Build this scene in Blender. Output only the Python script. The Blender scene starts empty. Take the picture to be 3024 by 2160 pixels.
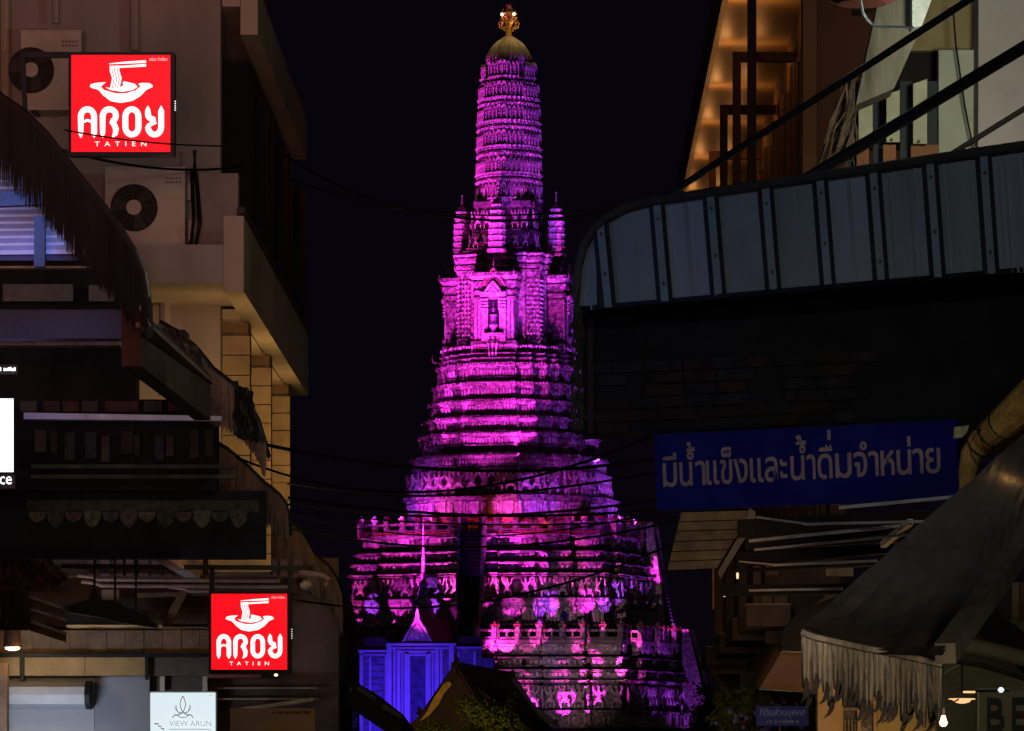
import bpy, math, random
from mathutils import Vector, Matrix
random.seed(7)
S = bpy.context.scene
COL = S.collection
F = 13100.0            # focal length in photograph pixels
VX, VY = 1640.0, 2350.0  # where the lane's direction and the horizon meet
EYE = 1.6
R = math.radians

# ------------------------------------------------------------------ camera, world, exposure
cd = bpy.data.cameras.new('camera'); cam = bpy.data.objects.new('camera', cd); COL.objects.link(cam)
cd.sensor_width = 36.0; cd.lens = F / 3024 * 36.0
cd.shift_x = -(VX - 1512) / 3024; cd.shift_y = (VY - 1080) / 3024
cd.clip_start = 0.5; cd.clip_end = 6000
cam.location = (0, 0, EYE); cam.rotation_euler = (R(90), 0, 0)
S.camera = cam
W = bpy.data.worlds.new('World'); S.world = W; W.use_nodes = True
wn = W.node_tree.nodes; wl = W.node_tree.links
bg = wn['Background']
sky = wn.new('ShaderNodeTexSky'); sky.sky_type = 'NISHITA'; sky.sun_disc = False
sky.sun_elevation = R(1.0); sky.sun_rotation = R(200)
tint = wn.new('ShaderNodeMix'); tint.data_type = 'RGBA'; tint.blend_type = 'MIX'
tint.inputs[0].default_value = 0.97
wl.new(sky.outputs[0], tint.inputs[6]); tint.inputs[7].default_value = (0.42, 0.27, 0.72, 1)
wl.new(tint.outputs[2], bg.inputs[0]); bg.inputs[1].default_value = 0.0046
S.view_settings.view_transform = 'Standard'; S.view_settings.look = 'None'
S.view_settings.exposure = 0; S.view_settings.gamma = 1; S.view_settings.use_curve_mapping = False
S.cycles.use_denoising = True
try: S.cycles.denoiser = 'OPENIMAGEDENOISE'
except Exception: pass
S.cycles.max_bounces = 4; S.cycles.diffuse_bounces = 2; S.cycles.glossy_bounces = 2
S.cycles.use_light_tree = True
S.cycles.caustics_reflective = False; S.cycles.caustics_refractive = False
S.cycles.sample_clamp_indirect = 2.0

def P(px, py, Y):
    return Vector(((px - VX) / F * Y, Y, EYE + (VY - py) / F * Y))

def lamp(kind, loc, power, color, target=None, size=0.1, angle=60, blend=0.5):
    d = bpy.data.lights.new('lamp_light', kind); d.energy = power; d.color = color
    o = bpy.data.objects.new('lamp_light', d); COL.objects.link(o); o.location = loc
    if kind == 'SPOT':
        d.spot_size = R(angle); d.spot_blend = blend; d.shadow_soft_size = size
    elif kind == 'POINT': d.shadow_soft_size = size
    elif kind == 'AREA': d.size = size
    elif kind == 'SUN': d.angle = R(size)
    if target is not None:
        o.rotation_euler = (Vector(target) - Vector(loc)).to_track_quat('-Z', 'Y').to_euler()
    return o

# temple frame: px offsets from the tower axis -> metres
TY = 450.0; TX = (1503 - VX) / F * TY; SPX = TY / F; PHI = R(-13.4)
def tz(y): return EYE + (VY - y) * SPX
def TL(x, y, ypx):      # local px x, px y (front negative), picture row -> world
    X = x * SPX; Yl = y * SPX
    return Vector((TX + X * math.cos(PHI) - Yl * math.sin(PHI), TY + X * math.sin(PHI) + Yl * math.cos(PHI), tz(ypx)))

# faint city glow from behind the camera
lamp('SUN', (0, -30, 60), 0.016, (1.0, 0.8, 0.72), target=(3, 20, 47), size=12)
MAG = (0.66, 0.026, 0.60); PINK = (0.90, 0.05, 0.58); BLUE = (0.07, 0.02, 1.0); VIO = (0.35, 0.04, 0.85)
SP = lambda loc, tgt, p, c, a=60, b=0.6, s=0.15: lamp('SPOT', loc, p, c, target=tgt, size=s, angle=a, blend=b)
# floodlights at the foot of the tower and on its terraces
SP(TL(-40, -1250, 2330), TL(0, -120, 950), 600000, MAG, 16, 0.8)      # main beam on the middle of the tower
SP(TL(-500, -1000, 2330), TL(-60, -100, 1100), 110000, MAG, 17, 0.8)
SP(TL(700, -1000, 2330), TL(120, 0, 900), 70000, VIO, 17, 0.8)
SP(TL(-350, -900, 2330), TL(0, -60, 380), 980000, MAG, 15, 0.6)      # the spire
SP(TL(500, -900, 2330), TL(20, -60, 400), 400000, VIO, 15, 0.6)
for k in range(-3, 4):      # upper terrace, washing the bands above it
    SP(TL(k * 115 - 20, -415, 1560), TL(k * 90 - 14, -308, 1520), (4200, 5600, 3400, 4800, 2600, 3600, 1600)[k + 3], (VIO, MAG, PINK, MAG, PINK, VIO, MAG)[k + 3], 48, 0.6)
for k in range(-2, 3):
    SP(TL(415, k * 120, 1560), TL(290, k * 80, 1480), 2200, VIO, 80, 0.8)
_r = random.Random(12)
def behind_hall(x): return -330 < x < 150      # the entrance hall stands before these
for k in range(-5, 6):      # ground beams that reach the upper figure row over the parapet
    x = k * 88 + 10 + _r.uniform(-14, 14); w1, w2, w3 = _r.choice((420, 300, 90)), _r.choice((900, 600, 200)), _r.choice((120, 60, 26)); c1 = PINK if k % 2 else MAG; c2 = MAG if k % 2 else VIO
    if abs(x) < 62: continue
    if behind_hall(x):      # here the lamps sit on the parapet itself
        SP(TL(x, -536, 1856), TL(x, -458, 1752), w1 * 22, c1, 26, 0.2, 0.05); SP(TL(x + 30, -536, 1866), TL(x + 34, -466, 1824), w2 * 4, c2, 34, 0.2, 0.05)
        continue
    SP(TL(x, -1100, 2335), TL(x, -458, 1756), w1 * 1000, c1, _r.uniform(3.6, 5.2), 0.15, 0.1)
    SP(TL(x + 30, -2100, 2335), TL(x + 34, -466, 1824), w2 * 850, c2, _r.uniform(1.5, 2.4), 0.2, 0.1)
    SP(TL(x - 20, -1100, 2335), TL(x - 20, -440, 1668), w3 * 1100, MAG, _r.uniform(4, 7), 0.5, 0.1)
for k in range(-3, 4):
    SP(TL(510, k * 120, 1885), TL(455, k * 110, 1750), 3200, VIO, 30, 0.5)
for k in range(-6, 7):      # ground beams on the lower rows
    x = k * 86 + 16 + _r.uniform(-14, 14)
    if behind_hall(x): 
        if x > 20: SP(TL(x, -610, 2150), TL(x, -560, 2062), 6000, PINK, 40, .2, .05); SP(TL(x, -600, 2010), TL(x, -532, 1930), 9000, PINK, 36, .3, .05)
        continue
    SP(TL(x, -960, 2335), TL(x, -560, 2062), _r.choice((190000, 130000, 40000)), PINK, _r.uniform(4.2, 6.6), 0.15, 0.1)
    SP(TL(x + 10, -900, 2335), TL(x + 12, -572, 2134), _r.choice((120000, 80000, 26000)), MAG, _r.uniform(5, 8), 0.2, 0.1)
    SP(TL(x + 36, -900, 2335), TL(x + 36, -532, 1930), _r.choice((110000, 60000, 26000)), PINK, _r.uniform(5, 8), 0.2, 0.1)
    if k % 2: SP(TL(x + 50, -920, 2335), TL(x + 50, -550, 2004), 60000, PINK, 4.5, 0.2, 0.1)
for k in range(-3, 4):
    SP(TL(660, k * 120, 2290), TL(560, k * 110, 2060), 5000, VIO, 40, 0.5)
SP(TL(420, -1500, 2330), TL(300, -500, 1960), 14000, (1.0, 0.55, 0.72), 24, 0.9)     # added weak fill on the base, not one of the floodlights
for k in (-1, 1):           # foot of the drum with its figures
    SP(TL(k * 105 - 16, -168, 775), TL(k * 62 - 8, -95, 660), 900 if k < 0 else 350, PINK if k < 0 else VIO, 80, 0.7)
SP(TL(165, -90, 775), TL(95, -60, 660), 500, VIO, 80, 0.7)
for k in (-1, 1):           # body of the tower
    SP(TL(k * 150 - 30, -300, 1400), TL(k * 60 - 20, -160, 950), 15000, MAG, 60, 0.7)
SP(TL(300, -60, 1400), TL(150, -40, 940), 9000, VIO, 70, 0.7)
SP(TL(-300, -60, 1400), TL(-150, -40, 940), 18000, MAG, 70, 0.7)
for ax, ay in ((-52, -38), (30, -58), (62, 0)):      # gold light on the dome and crown
    lamp('POINT', TL(ax, ay, 92), 48, (1.0, 0.66, 0.26), size=0.1)
SP(TL(-46, -404, 1572), TL(-46, -312, 1512), 1500, MAG, 50, 0.8)  # added magenta fill where the band stayed brown
for x in (25, 120, 205): lamp('POINT', TL(x, -384, 1576), 75, (1.0, 0.07, 0.03), size=0.3)
for x, y, r, p in ((88, 1622, 428, 150000), (84, 1662, 438, 90000), (90, 1694, 448, 110000), (-112, 1622, 428, 90000), (-190, 1640, 430, 60000), (86, 1930, 528, 120000), (210, 1620, 428, 40000), (300, 1622, 428, 40000)):
    lo = x < 150; SP(TL(x, -590, 2000) if lo and y > 1900 else TL(x, -536, 1850) if lo else TL(x, -950, 2335), TL(x, -r, y), p * .07 if lo else p, MAG, 28 if lo else 5.2, 0.4, 0.1)
# blue light on the entrance hall in front of the tower
SP(P(1150, 2190, 410), P(1235, 2050, 425), 6500, BLUE, 66, 0.9)
SP(P(1290, 2260, 412), P(1235, 2080, 425), 3600, BLUE, 60, 0.9)
SP(P(1070, 2160, 413), P(1105, 2060, 425), 1500, BLUE, 66, 0.9)
SP(P(1390, 2060, 415), P(1385, 1980, 425), 260, BLUE, 70, 0.9)
lamp('POINT', P(1226, 1856, 422.6), 15, (0.75, 0.10, 0.85), size=0.1)
SP(P(1350, 2300, 150), P(1480, 2060, 205), 5000, (1.0, 0.68, 0.6), 16, 0.8)  # added warm spot to brighten the temple hall roof
SP((1.2, 36.0, 6.0), (3.2, 52.0, 11.0), 420, (1.0, 0.55, 0.30), 50, 0.8, 0.3)  # added warm spot to brighten the brown corner wall
SP((0.6, 30.0, 3.0), P(2230, 1870, 58), 900, (1.0, 0.62, 0.36), 16, 0.8, 0.3)  # added frontal fill for the stepped balconies
# lane lamps behind the camera and under the roofs
SP((-1.6, 9.0, 3.2), (-5.2, 43.7, 9.0), 7600, (1.0, 0.41, 0.32), 17, 0.5, 1.6)        # left house front
SP((-0.2, 13.0, 7.6), (2.1, 29.0, 5.2), 780, (0.80, 0.92, 1.0), 44, 0.8, 0.3)          # sheet-metal canopy
lamp('POINT', P(2900, 560, 33.0) + Vector((0.0, -2.2, 0.6)), 240, (0.92, 0.96, 0.74), size=0.2)
for Yb in (63.0, 66.6, 70.6, 74.4, 78.5, 83.0):
    lamp('POINT', (2.56, Yb, 12.62), 3.6, (1.0, 0.40, 0.11), size=0.06)
    lamp('POINT', (3.05, Yb, 12.5), 3.4, (1.0, 0.38, 0.10), size=0.06)
for Yb, pw in ((42.9, 13), (46.2, 16), (49.7, 14)):
    lamp('POINT', (-3.1, Yb, 5.2), pw * 1.5, (1.0, 0.58, 0.2), size=0.15)
# ------------------------------------------------------------------ materials
_M = {}
def mat(name, c, rough=0.8, var=0.35, scale=3.0, bump=0.25, metal=0.0, emit=None, es=1.0, streak=0.0, spec=0.3, det=6.0):
    if name in _M: return _M[name]
    m = bpy.data.materials.new(name); m.use_nodes = True; _M[name] = m
    n = m.node_tree.nodes; l = m.node_tree.links; b = n['Principled BSDF']
    b.inputs['Roughness'].default_value = rough; b.inputs['Metallic'].default_value = metal
    b.inputs['Specular IOR Level'].default_value = spec
    if emit is not None:
        b.inputs['Base Color'].default_value = (*c, 1)
        b.inputs['Emission Color'].default_value = (*emit, 1); b.inputs['Emission Strength'].default_value = es
        return m
    tc = n.new('ShaderNodeTexCoord'); nz = n.new('ShaderNodeTexNoise')
    nz.inputs['Scale'].default_value = scale; nz.inputs['Detail'].default_value = det; nz.inputs['Roughness'].default_value = 0.65
    mp = n.new('ShaderNodeMapping'); l.new(tc.outputs['Object'], mp.inputs[0]); l.new(mp.outputs[0], nz.inputs[0])
    if streak: mp.inputs['Scale'].default_value = (1, 1, 1.0 / (1 + streak * 12))
    cr = n.new('ShaderNodeValToRGB'); e = cr.color_ramp.elements
    lo = [x * (1 - var) for x in c]; hi = [min(1, x * (1 + var * 0.8)) for x in c]
    e[0].position = 0.32; e[0].color = (*lo, 1); e[1].position = 0.68; e[1].color = (*hi, 1)
    l.new(nz.outputs[0], cr.inputs[0]); l.new(cr.outputs[0], b.inputs['Base Color'])
    bp = n.new('ShaderNodeBump'); bp.inputs['Strength'].default_value = bump; bp.inputs['Distance'].default_value = 0.02
    n2 = n.new('ShaderNodeTexNoise'); n2.inputs['Scale'].default_value = scale * 9; n2.inputs['Detail'].default_value = 3
    l.new(mp.outputs[0], n2.inputs[0])
    l.new(n2.outputs[0], bp.inputs['Height']); l.new(bp.outputs[0], b.inputs['Normal'])
    return m

def porcelain(name, base, dark, s=2.2, contrast=1.0):
    m = bpy.data.materials.new(name); m.use_nodes = True; _M[name] = m
    n = m.node_tree.nodes; l = m.node_tree.links; b = n['Principled BSDF']
    b.inputs['Roughness'].default_value = 0.45; b.inputs['Specular IOR Level'].default_value = 0.35
    tc = n.new('ShaderNodeTexCoord')
    vo = n.new('ShaderNodeTexVoronoi'); vo.inputs['Scale'].default_value = s
    v2 = n.new('ShaderNodeTexVoronoi'); v2.inputs['Scale'].default_value = s * 0.45; v2.feature = 'DISTANCE_TO_EDGE'
    nz = n.new('ShaderNodeTexNoise'); nz.inputs['Scale'].default_value = 0.25; nz.inputs['Detail'].default_value = 5
    for q in (vo, v2, nz): l.new(tc.outputs['Object'], q.inputs[0])
    sep = n.new('ShaderNodeSeparateColor'); l.new(vo.outputs['Color'], sep.inputs[0])
    cr = n.new('ShaderNodeValToRGB'); e = cr.color_ramp.elements
    e[0].position = 0.15; e[0].color = (*dark, 1); e[1].position = 0.8; e[1].color = (*base, 1)
    e2 = e.new(0.45); e2.color = (base[0] * .55, base[1] * .5, base[2] * .5, 1)
    l.new(sep.outputs[0], cr.inputs[0])
    er = n.new('ShaderNodeValToRGB'); er.color_ramp.elements[0].position = 0.03; er.color_ramp.elements[1].position = 0.16
    er.color_ramp.elements[0].color = (.35, .33, .32, 1)
    l.new(v2.outputs['Distance'], er.inputs[0])
    mx = n.new('ShaderNodeMix'); mx.data_type = 'RGBA'; mx.blend_type = 'MULTIPLY'; mx.inputs[0].default_value = contrast
    l.new(cr.outputs[0], mx.inputs[6]); l.new(er.outputs[0], mx.inputs[7])
    gr = n.new('ShaderNodeValToRGB'); gr.color_ramp.elements[0].position = .35; gr.color_ramp.elements[1].position = .65
    gr.color_ramp.elements[0].color = (.62, .57, .55, 1)
    l.new(nz.outputs[0], gr.inputs[0])
    m2 = n.new('ShaderNodeMix'); m2.data_type = 'RGBA'; m2.blend_type = 'MULTIPLY'; m2.inputs[0].default_value = 1
    l.new(mx.outputs[2], m2.inputs[6]); l.new(gr.outputs[0], m2.inputs[7]); l.new(m2.outputs[2], b.inputs['Base Color'])
    bp = n.new('ShaderNodeBump'); bp.inputs['Strength'].default_value = 0.9; bp.inputs['Distance'].default_value = 0.05
    l.new(vo.outputs['Distance'], bp.inputs['Height']); l.new(bp.outputs[0], b.inputs['Normal'])
    return m

stone = porcelain('mosaic_stone', (.44, .41, .39), (.12, .11, .11), 3.6, .4)  # darker than the fine mosaic: relief contrast put into the colour
stone2 = porcelain('mosaic_fine', (.80, .76, .72), (.42, .39, .38), 4.6, .2)
ledge_m = mat('weathered_ledge', (.22, .19, .18), .9, .5, 1.2, .5)
redtile = mat('red_glazed_tile', (.42, .07, .05), .6, .4, 2.0)
gold = mat('gilded_metal', (.75, .42, .10), .38, .3, 4, .4, metal=.35)
plaster = mat('dirty_plaster', (.42, .36, .33), .9, .30, .9, .3, streak=.25, det=9)
plaster2 = mat('beige_plaster', (.50, .43, .33), .9, .24, .8, .25, streak=.25, det=9)
ac_white = mat('painted_metal_casing', (.64, .55, .47), .5, .22, 2.5, .12, det=9)
black_m = mat('black_painted_steel', (.011, .010, .012), .5, .3, 6, .1)
dark_m = mat('dark_fabric', (.035, .032, .034), .95, .5, 5, .4, streak=1)
fr_dark = mat('tattered_dark_cloth', (.007, .008, .009), .95, .55, 7, .6, streak=2)
fr_brown = mat('tattered_brown_cloth', (.17, .11, .08), .95, .5, 7, .6, streak=2)
fr_pale = mat('faded_canvas', (.30, .25, .195), .95, .75, 5.5, .6, streak=.9)
wood = mat('brown_timber', (.13, .075, .045), .8, .45, 3, .3, streak=0)
wood2 = mat('pale_timber', (.30, .22, .15), .8, .35, 3, .3)
clad = mat('stone_cladding', (.42, .31, .17), .85, .3, 2.5, .4)
steel = mat('galvanised_sheet', (.24, .265, .30), .55, .22, 1.4, .08, metal=.0)
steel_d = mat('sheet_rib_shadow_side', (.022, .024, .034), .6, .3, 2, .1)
canvas = mat('brown_canvas', (.125, .10, .082), 1.0, .3, 1.2, .3, spec=.05)
bluep = mat('blue_painted_board', (.008, .008, .16), .55, .25, 2, .05)
pinkp = mat('faded_white_paint', (.36, .24, .25), .7, .25, 9, .05)
brick_d = mat('dark_red_brick', (.06, .022, .018), .9, .5, 3, .3)
dull = mat('grimy_board', (.075, .06, .055), .9, .5, 4, .3)
roof_m = mat('brown_roof_tile', (.10, .05, .04), .8, .4, 5, .4)
leaf_m = mat('leaf_green', (.05, .075, .02), .7, .6, .7, .1)
leaf_y = mat('leaf_yellow_green', (.09, .10, .02), .7, .6, .9, .1)  # yellower, lighter leaf green
bark = mat('bark', (.08, .06, .045), .95, .4, 6, .6)
red_e = mat('red_lit_acrylic', (.5, .01, .01), .4, emit=(1.0, .004, .012), es=1.05)
white_e = mat('white_lit_acrylic', (.8, .8, .8), .4, emit=(1, 1, 1), es=1.25)
panel_e = mat('white_lightbox_panel', (.8, .8, .8), .4, emit=(.80, .93, 1.0), es=.88)
bwhite_e = mat('blue_white_lightbox', (.8, .8, .8), .4, emit=(.85, .9, 1.0), es=2.2)
warm_e = mat('warm_bulb', (.8, .7, .5), .4, emit=(1.0, .70, .34), es=3)
warm2_e = mat('warm_lamp_glass', (.8, .6, .4), .4, emit=(1.0, .48, .22), es=1.3)
led_e = mat('led_white', (.8, .8, .8), .4, emit=(.9, 1, 1), es=1.2)
glyph_d = mat('grey_print', (.2, .2, .19), .7, emit=(.20, .205, .20), es=.55)
glyph_l = mat('light_grey_print', (.4, .4, .4), .7, emit=(.33, .36, .37), es=.8)

# ------------------------------------------------------------------ mesh builder
class MB:
    def __init__(s): s.v = []; s.f = []
    def add(s, vs, fs):
        o = len(s.v); s.v += [tuple(v) for v in vs]; s.f += [tuple(i + o for i in f) for f in fs]; return s
    def box(s, x0, x1, y0, y1, z0, z1):
        vs = [(x, y, z) for z in (z0, z1) for y in (y0, y1) for x in (x0, x1)]
        return s.add(vs, [(0, 2, 3, 1), (4, 5, 7, 6), (0, 1, 5, 4), (2, 6, 7, 3), (0, 4, 6, 2), (1, 3, 7, 5)])
    def prism(s, pts, off):
        pts = [Vector(p) for p in pts]; n = len(pts); off = Vector(off)
        vs = pts + [p + off for p in pts]
        fs = [tuple(range(n)), tuple(range(2 * n - 1, n - 1, -1))]
        fs += [(i, i + n, (i + 1) % n + n, (i + 1) % n) for i in range(n)]
        return s.add(vs, fs)
    def pbox(s, x0, y0, x1, y1, Y, d=.1):    # front face at depth Y
        return s.prism([P(x0, y1, Y), P(x1, y1, Y), P(x1, y0, Y), P(x0, y0, Y)], (0, d, 0))
    def ppoly(s, pts, Y, d=.05):
        return s.prism([P(x, y, Y) for x, y in pts], (0, d, 0))
    def tube(s, pts, r, n=8, cap=True):
        pts = [Vector(p) for p in pts]; vs = []; m = len(pts)
        for i, p in enumerate(pts):
            t = (pts[min(i + 1, m - 1)] - pts[max(i - 1, 0)]).normalized()
            a = t.cross(Vector((0, 0, 1)));
            if a.length < .05: a = t.cross(Vector((0, 1, 0)))
            a.normalize(); b = t.cross(a); rr = r[i] if isinstance(r, (list, tuple)) else r
            vs += [p + (a * math.cos(2 * math.pi * k / n) + b * math.sin(2 * math.pi * k / n)) * rr for k in range(n)]
        fs = [(i * n + k, i * n + (k + 1) % n, (i + 1) * n + (k + 1) % n, (i + 1) * n + k) for i in range(m - 1) for k in range(n)]
        if cap: fs += [tuple(range(n - 1, -1, -1)), tuple(range((m - 1) * n, m * n))]
        return s.add(vs, fs)
    def bar(s, a, b, w, h):      # square bar between points
        a = Vector(a); b = Vector(b); t = (b - a).normalized(); u = t.cross(Vector((0, 0, 1)))
        if u.length < .05: u = Vector((1, 0, 0))
        u.normalize(); v = u.cross(t); u = u * w / 2; v = v * h / 2
        return s.prism([a - u - v, a + u - v, a + u + v, a - u + v], b - a)
    def lathe(s, prof, c=(0, 0), n=16, flute=0):
        vs = []
        for z, r in prof:
            for k in range(n):
                rr = r * (1 - (flute if k % 2 else 0)); a = 2 * math.pi * k / n
                vs.append((c[0] + rr * math.cos(a), c[1] + rr * math.sin(a), z))
        m = len(prof)
        fs = [(i * n + k, i * n + (k + 1) % n, (i + 1) * n + (k + 1) % n, (i + 1) * n + k) for i in range(m - 1) for k in range(n)]
        fs += [tuple(range(n - 1, -1, -1)), tuple(range((m - 1) * n, m * n))]
        return s.add(vs, fs)
    def loft(s, plan, prof):
        n = len(plan); m = len(prof)
        vs = [(x * r, y * r, z) for z, r in prof for x, y in plan]
        fs = [(i * n + k, i * n + (k + 1) % n, (i + 1) * n + (k + 1) % n, (i + 1) * n + k) for i in range(m - 1) for k in range(n)]
        fs += [tuple(range(n - 1, -1, -1)), tuple(range((m - 1) * n, m * n))]
        return s.add(vs, fs)
    def mesh(s, name, m, off=(0, 0, 0)):
        me = bpy.data.meshes.new(name)
        me.from_pydata([(v[0] - off[0], v[1] - off[1], v[2] - off[2]) for v in s.v], [], s.f)
        if m: me.materials.append(m)
        me.update(); return me

def wloc(o):
    v = Vector((0, 0, 0))
    while o is not None: v += o.location; o = o.parent
    return v
def link(name, me, parent=None, loc=None, kind=None, label=None):
    o = bpy.data.objects.new(name, me); COL.objects.link(o)
    if parent is not None: o.parent = parent
    if loc is not None: o.location = loc
    if kind: o['kind'] = kind
    if label: o['label'] = label
    return o
def part(name, mb, m, parent, kind=None, label=None, local=False):
    off = (0, 0, 0) if local or parent is None else wloc(parent)
    return link(name, mb.mesh(name, m, off), parent, kind=kind, label=label)
def thing(name, label, cat, loc=(0, 0, 0), group=None):
    o = bpy.data.objects.new(name, None); COL.objects.link(o); o.location = loc
    o.empty_display_size = .3; o['label'] = label; o['category'] = cat
    if group: o['group'] = group
    return o
def solo(name, mb, m, label, cat, group=None):     # a thing that is one mesh
    n = len(mb.v); c = Vector((sum(v[0] for v in mb.v) / n, sum(v[1] for v in mb.v) / n, min(v[2] for v in mb.v)))
    o = link(name, mb.mesh(name, m, c), loc=c); o['label'] = label; o['category'] = cat
    if group: o['group'] = group
    return o
def struct(name, mb, m):
    o = link(name, mb.mesh(name, m)); o['kind'] = 'structure'; return o
def stroke(pts, w):      # 2-D ribbon polygon with width per point
    n = len(pts); L = []; Rr = []
    for i, (x, y) in enumerate(pts):
        a = pts[max(i - 1, 0)]; b = pts[min(i + 1, n - 1)]; dx = b[0] - a[0]; dy = b[1] - a[1]; q = math.hypot(dx, dy) or 1
        ww = ((w[-1] if i == n - 1 else w[min(i, len(w) - 2)]) if isinstance(w, (list, tuple)) else w) / 2; nx = -dy / q * ww; ny = dx / q * ww
        L.append((x + nx, y + ny)); Rr.append((x - nx, y - ny))
    return L, Rr
class Face:               # a flat face: u along the width, v up, both in unit fractions
    def __init__(s, bl, br, tl):
        s.O = Vector(bl); s.U = Vector(br) - s.O; s.V = Vector(tl) - s.O; s.N = s.U.cross(s.V).normalized()
    def p(s, u, v, d=0): return s.O + s.U * u + s.V * v + s.N * d
    def poly(s, mb, pts, d0, d1):
        mb.prism([s.p(u, v, d0) for u, v in pts], s.N * (d1 - d0))
    def rib(s, mb, pts, w, d0, d1):
        L, Q = stroke(pts, w)
        for i in range(len(L) - 1): s.poly(mb, [L[i], L[i + 1], Q[i + 1], Q[i]], d0, d1)
def text_mesh(txt, size=1.0, off=0.0):
    c = bpy.data.curves.new('t', 'FONT'); c.body = txt; c.size = size; c.resolution_u = 3; c.offset = off
    o = bpy.data.objects.new('t', c); COL.objects.link(o)
    dg = bpy.context.evaluated_depsgraph_get(); dg.update()
    me = bpy.data.meshes.new_from_object(o.evaluated_get(dg))
    vs = [tuple(v.co) for v in me.vertices]; fs = [tuple(p.vertices) for p in me.polygons]
    bpy.data.objects.remove(o); bpy.data.curves.remove(c); bpy.data.meshes.remove(me)
    return vs, fs
def text_on(mb, face, txt, u0, u1, v0, v1, d=.006, fit=True):
    vs, fs = text_mesh(txt)
    if not vs: return
    xs = [v[0] for v in vs]; ys = [v[1] for v in vs]; x0, x1, y0, y1 = min(xs), max(xs), min(ys), max(ys)
    mb.add([face.p(u0 + (v[0] - x0) / (x1 - x0) * (u1 - u0), v0 + (v[1] - y0) / (y1 - y0) * (v1 - v0), d) for v in vs], fs)

def worn_line(mb, face, u0, u1, v0, v1, n, d=.004, seed=1):      # a line of print too small to read
    rg = random.Random(seed); w = (u1 - u0) / n
    for k in range(n):
        if rg.random() < .12: continue
        x = u0 + k * w; h0 = v0 + (v1 - v0) * rg.uniform(0, .15); h1 = v1 - (v1 - v0) * rg.uniform(0, .35)
        face.poly(mb, [(x, h0), (x + w * .72, h0), (x + w * .72, h1), (x, h1)], d * .5, d)
# ------------------------------------------------------------------ ground, river
g = MB(); g.add([(-3000, 130, -.6), (3000, 130, -.6), (3000, 4000, -.6), (-3000, 4000, -.6)], [(0, 1, 2, 3)])
struct('ground', g, mat('far_bank_ground', (.09, .085, .075), .9, .4, .05))
g = MB(); g.add([(-3000, 128, -1.9), (3000, 128, -1.9), (3000, 372, -1.9), (-3000, 372, -1.9)], [(0, 1, 2, 3)])
g.v = [(a, b, -.55) for a, b, c in g.v]
struct('river_water', g, mat('river_water', (.02, .022, .02), .12, .3, .4, .5, spec=.5))
g = MB(); g.box(-40, 40, -30, 127.9, -1.2, 0)
struct('lane_ground', g, mat('lane_asphalt', (.05, .048, .045), .9, .3, 2))

# ------------------------------------------------------------------ the temple tower
def quarter(steps):
    fr = []; n = len(steps)
    for i, (w, d) in enumerate(steps):
        fr.append((w, -d))
        if i < n - 1: fr.append((w, -steps[i + 1][1]))
    q = fr + [(-y, -x) for x, y in reversed(fr[:-1])]
    out = []
    for k in range(4):
        out += q; q = [(-y, x) for x, y in q]
    return [p for i, p in enumerate(out) if math.hypot(p[0] - out[i - 1][0], p[1] - out[i - 1][1]) > 1e-6]
def sup(pl): return max(x * math.cos(PHI) - y * math.sin(PHI) for x, y in pl)
CROSS = quarter([(.34, 1.0), (.56, .88), (.74, .74)])
BASE = quarter([(.17, 1.02), (.42, .975), (.66, .93), (.86, .86)])
COREP = quarter([(.62, 1.0), (.82, .93), (.93, .93)])
SPIRE = quarter([(.17, 1.0), (.34, .94), (.48, .87), (.60, .79), (.70, .70)])
SUPP = {id(p): sup(p) for p in (CROSS, BASE, COREP, SPIRE)}
def hs(pl, hw): return hw * SPX / SUPP[id(pl)]      # silhouette half width in px -> scale in metres

prang = thing('temple_tower', 'tall stepped riverside temple tower flooded with purple light under a black sky', 'temple tower', (TX, TY, 0))
prang.rotation_euler = (0, 0, PHI)
def tp(name, mb, m, parent=prang, **k): return part(name, mb, m, parent, local=True, **k)
def edges(pl, sc, back=False):      # outward facing edges of the plan, front, right and left sides only
    n = len(pl); out = []
    for i in range(n):
        a = pl[i]; b = pl[(i + 1) % n]; nx, ny = b[1] - a[1], a[0] - b[0]; q = math.hypot(nx, ny)
        nx /= q; ny /= q
        if nx * a[0] + ny * a[1] < 0: nx, ny = -nx, -ny
        if ny > .5 and not back: continue
        out.append(((a[0] * sc, a[1] * sc), (b[0] * sc, b[1] * sc), (nx, ny), q * sc))
    return out
def band(yb, yt, hw, pl, lip=8, m=stone, name='terrace_band', foot=4):
    zb, zt = tz(yb), tz(yt); h = zt - zb; s = hs(pl, hw); L = lip * SPX; ft = foot * SPX
    mb = MB(); mb.loft(pl, [(zb, s + ft), (zb + h * .14, s + ft), (zb + h * .16, s), (zb + h * .70, s), (zb + h * .74, s + L * .45),
                            (zb + h * .84, s + L * .5), (zb + h * .86, s + L), (zt - .02, s + L), (zt, s + L * .6)])
    return tp(name, mb, m)
def core(yb, yt, hw0, hw1, pl, m=ledge_m, name='core_wall'):
    mb = MB(); mb.loft(pl, [(tz(yb), hs(pl, hw0)), (tz(yt), hs(pl, hw1))]); return tp(name, mb, m)
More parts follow.
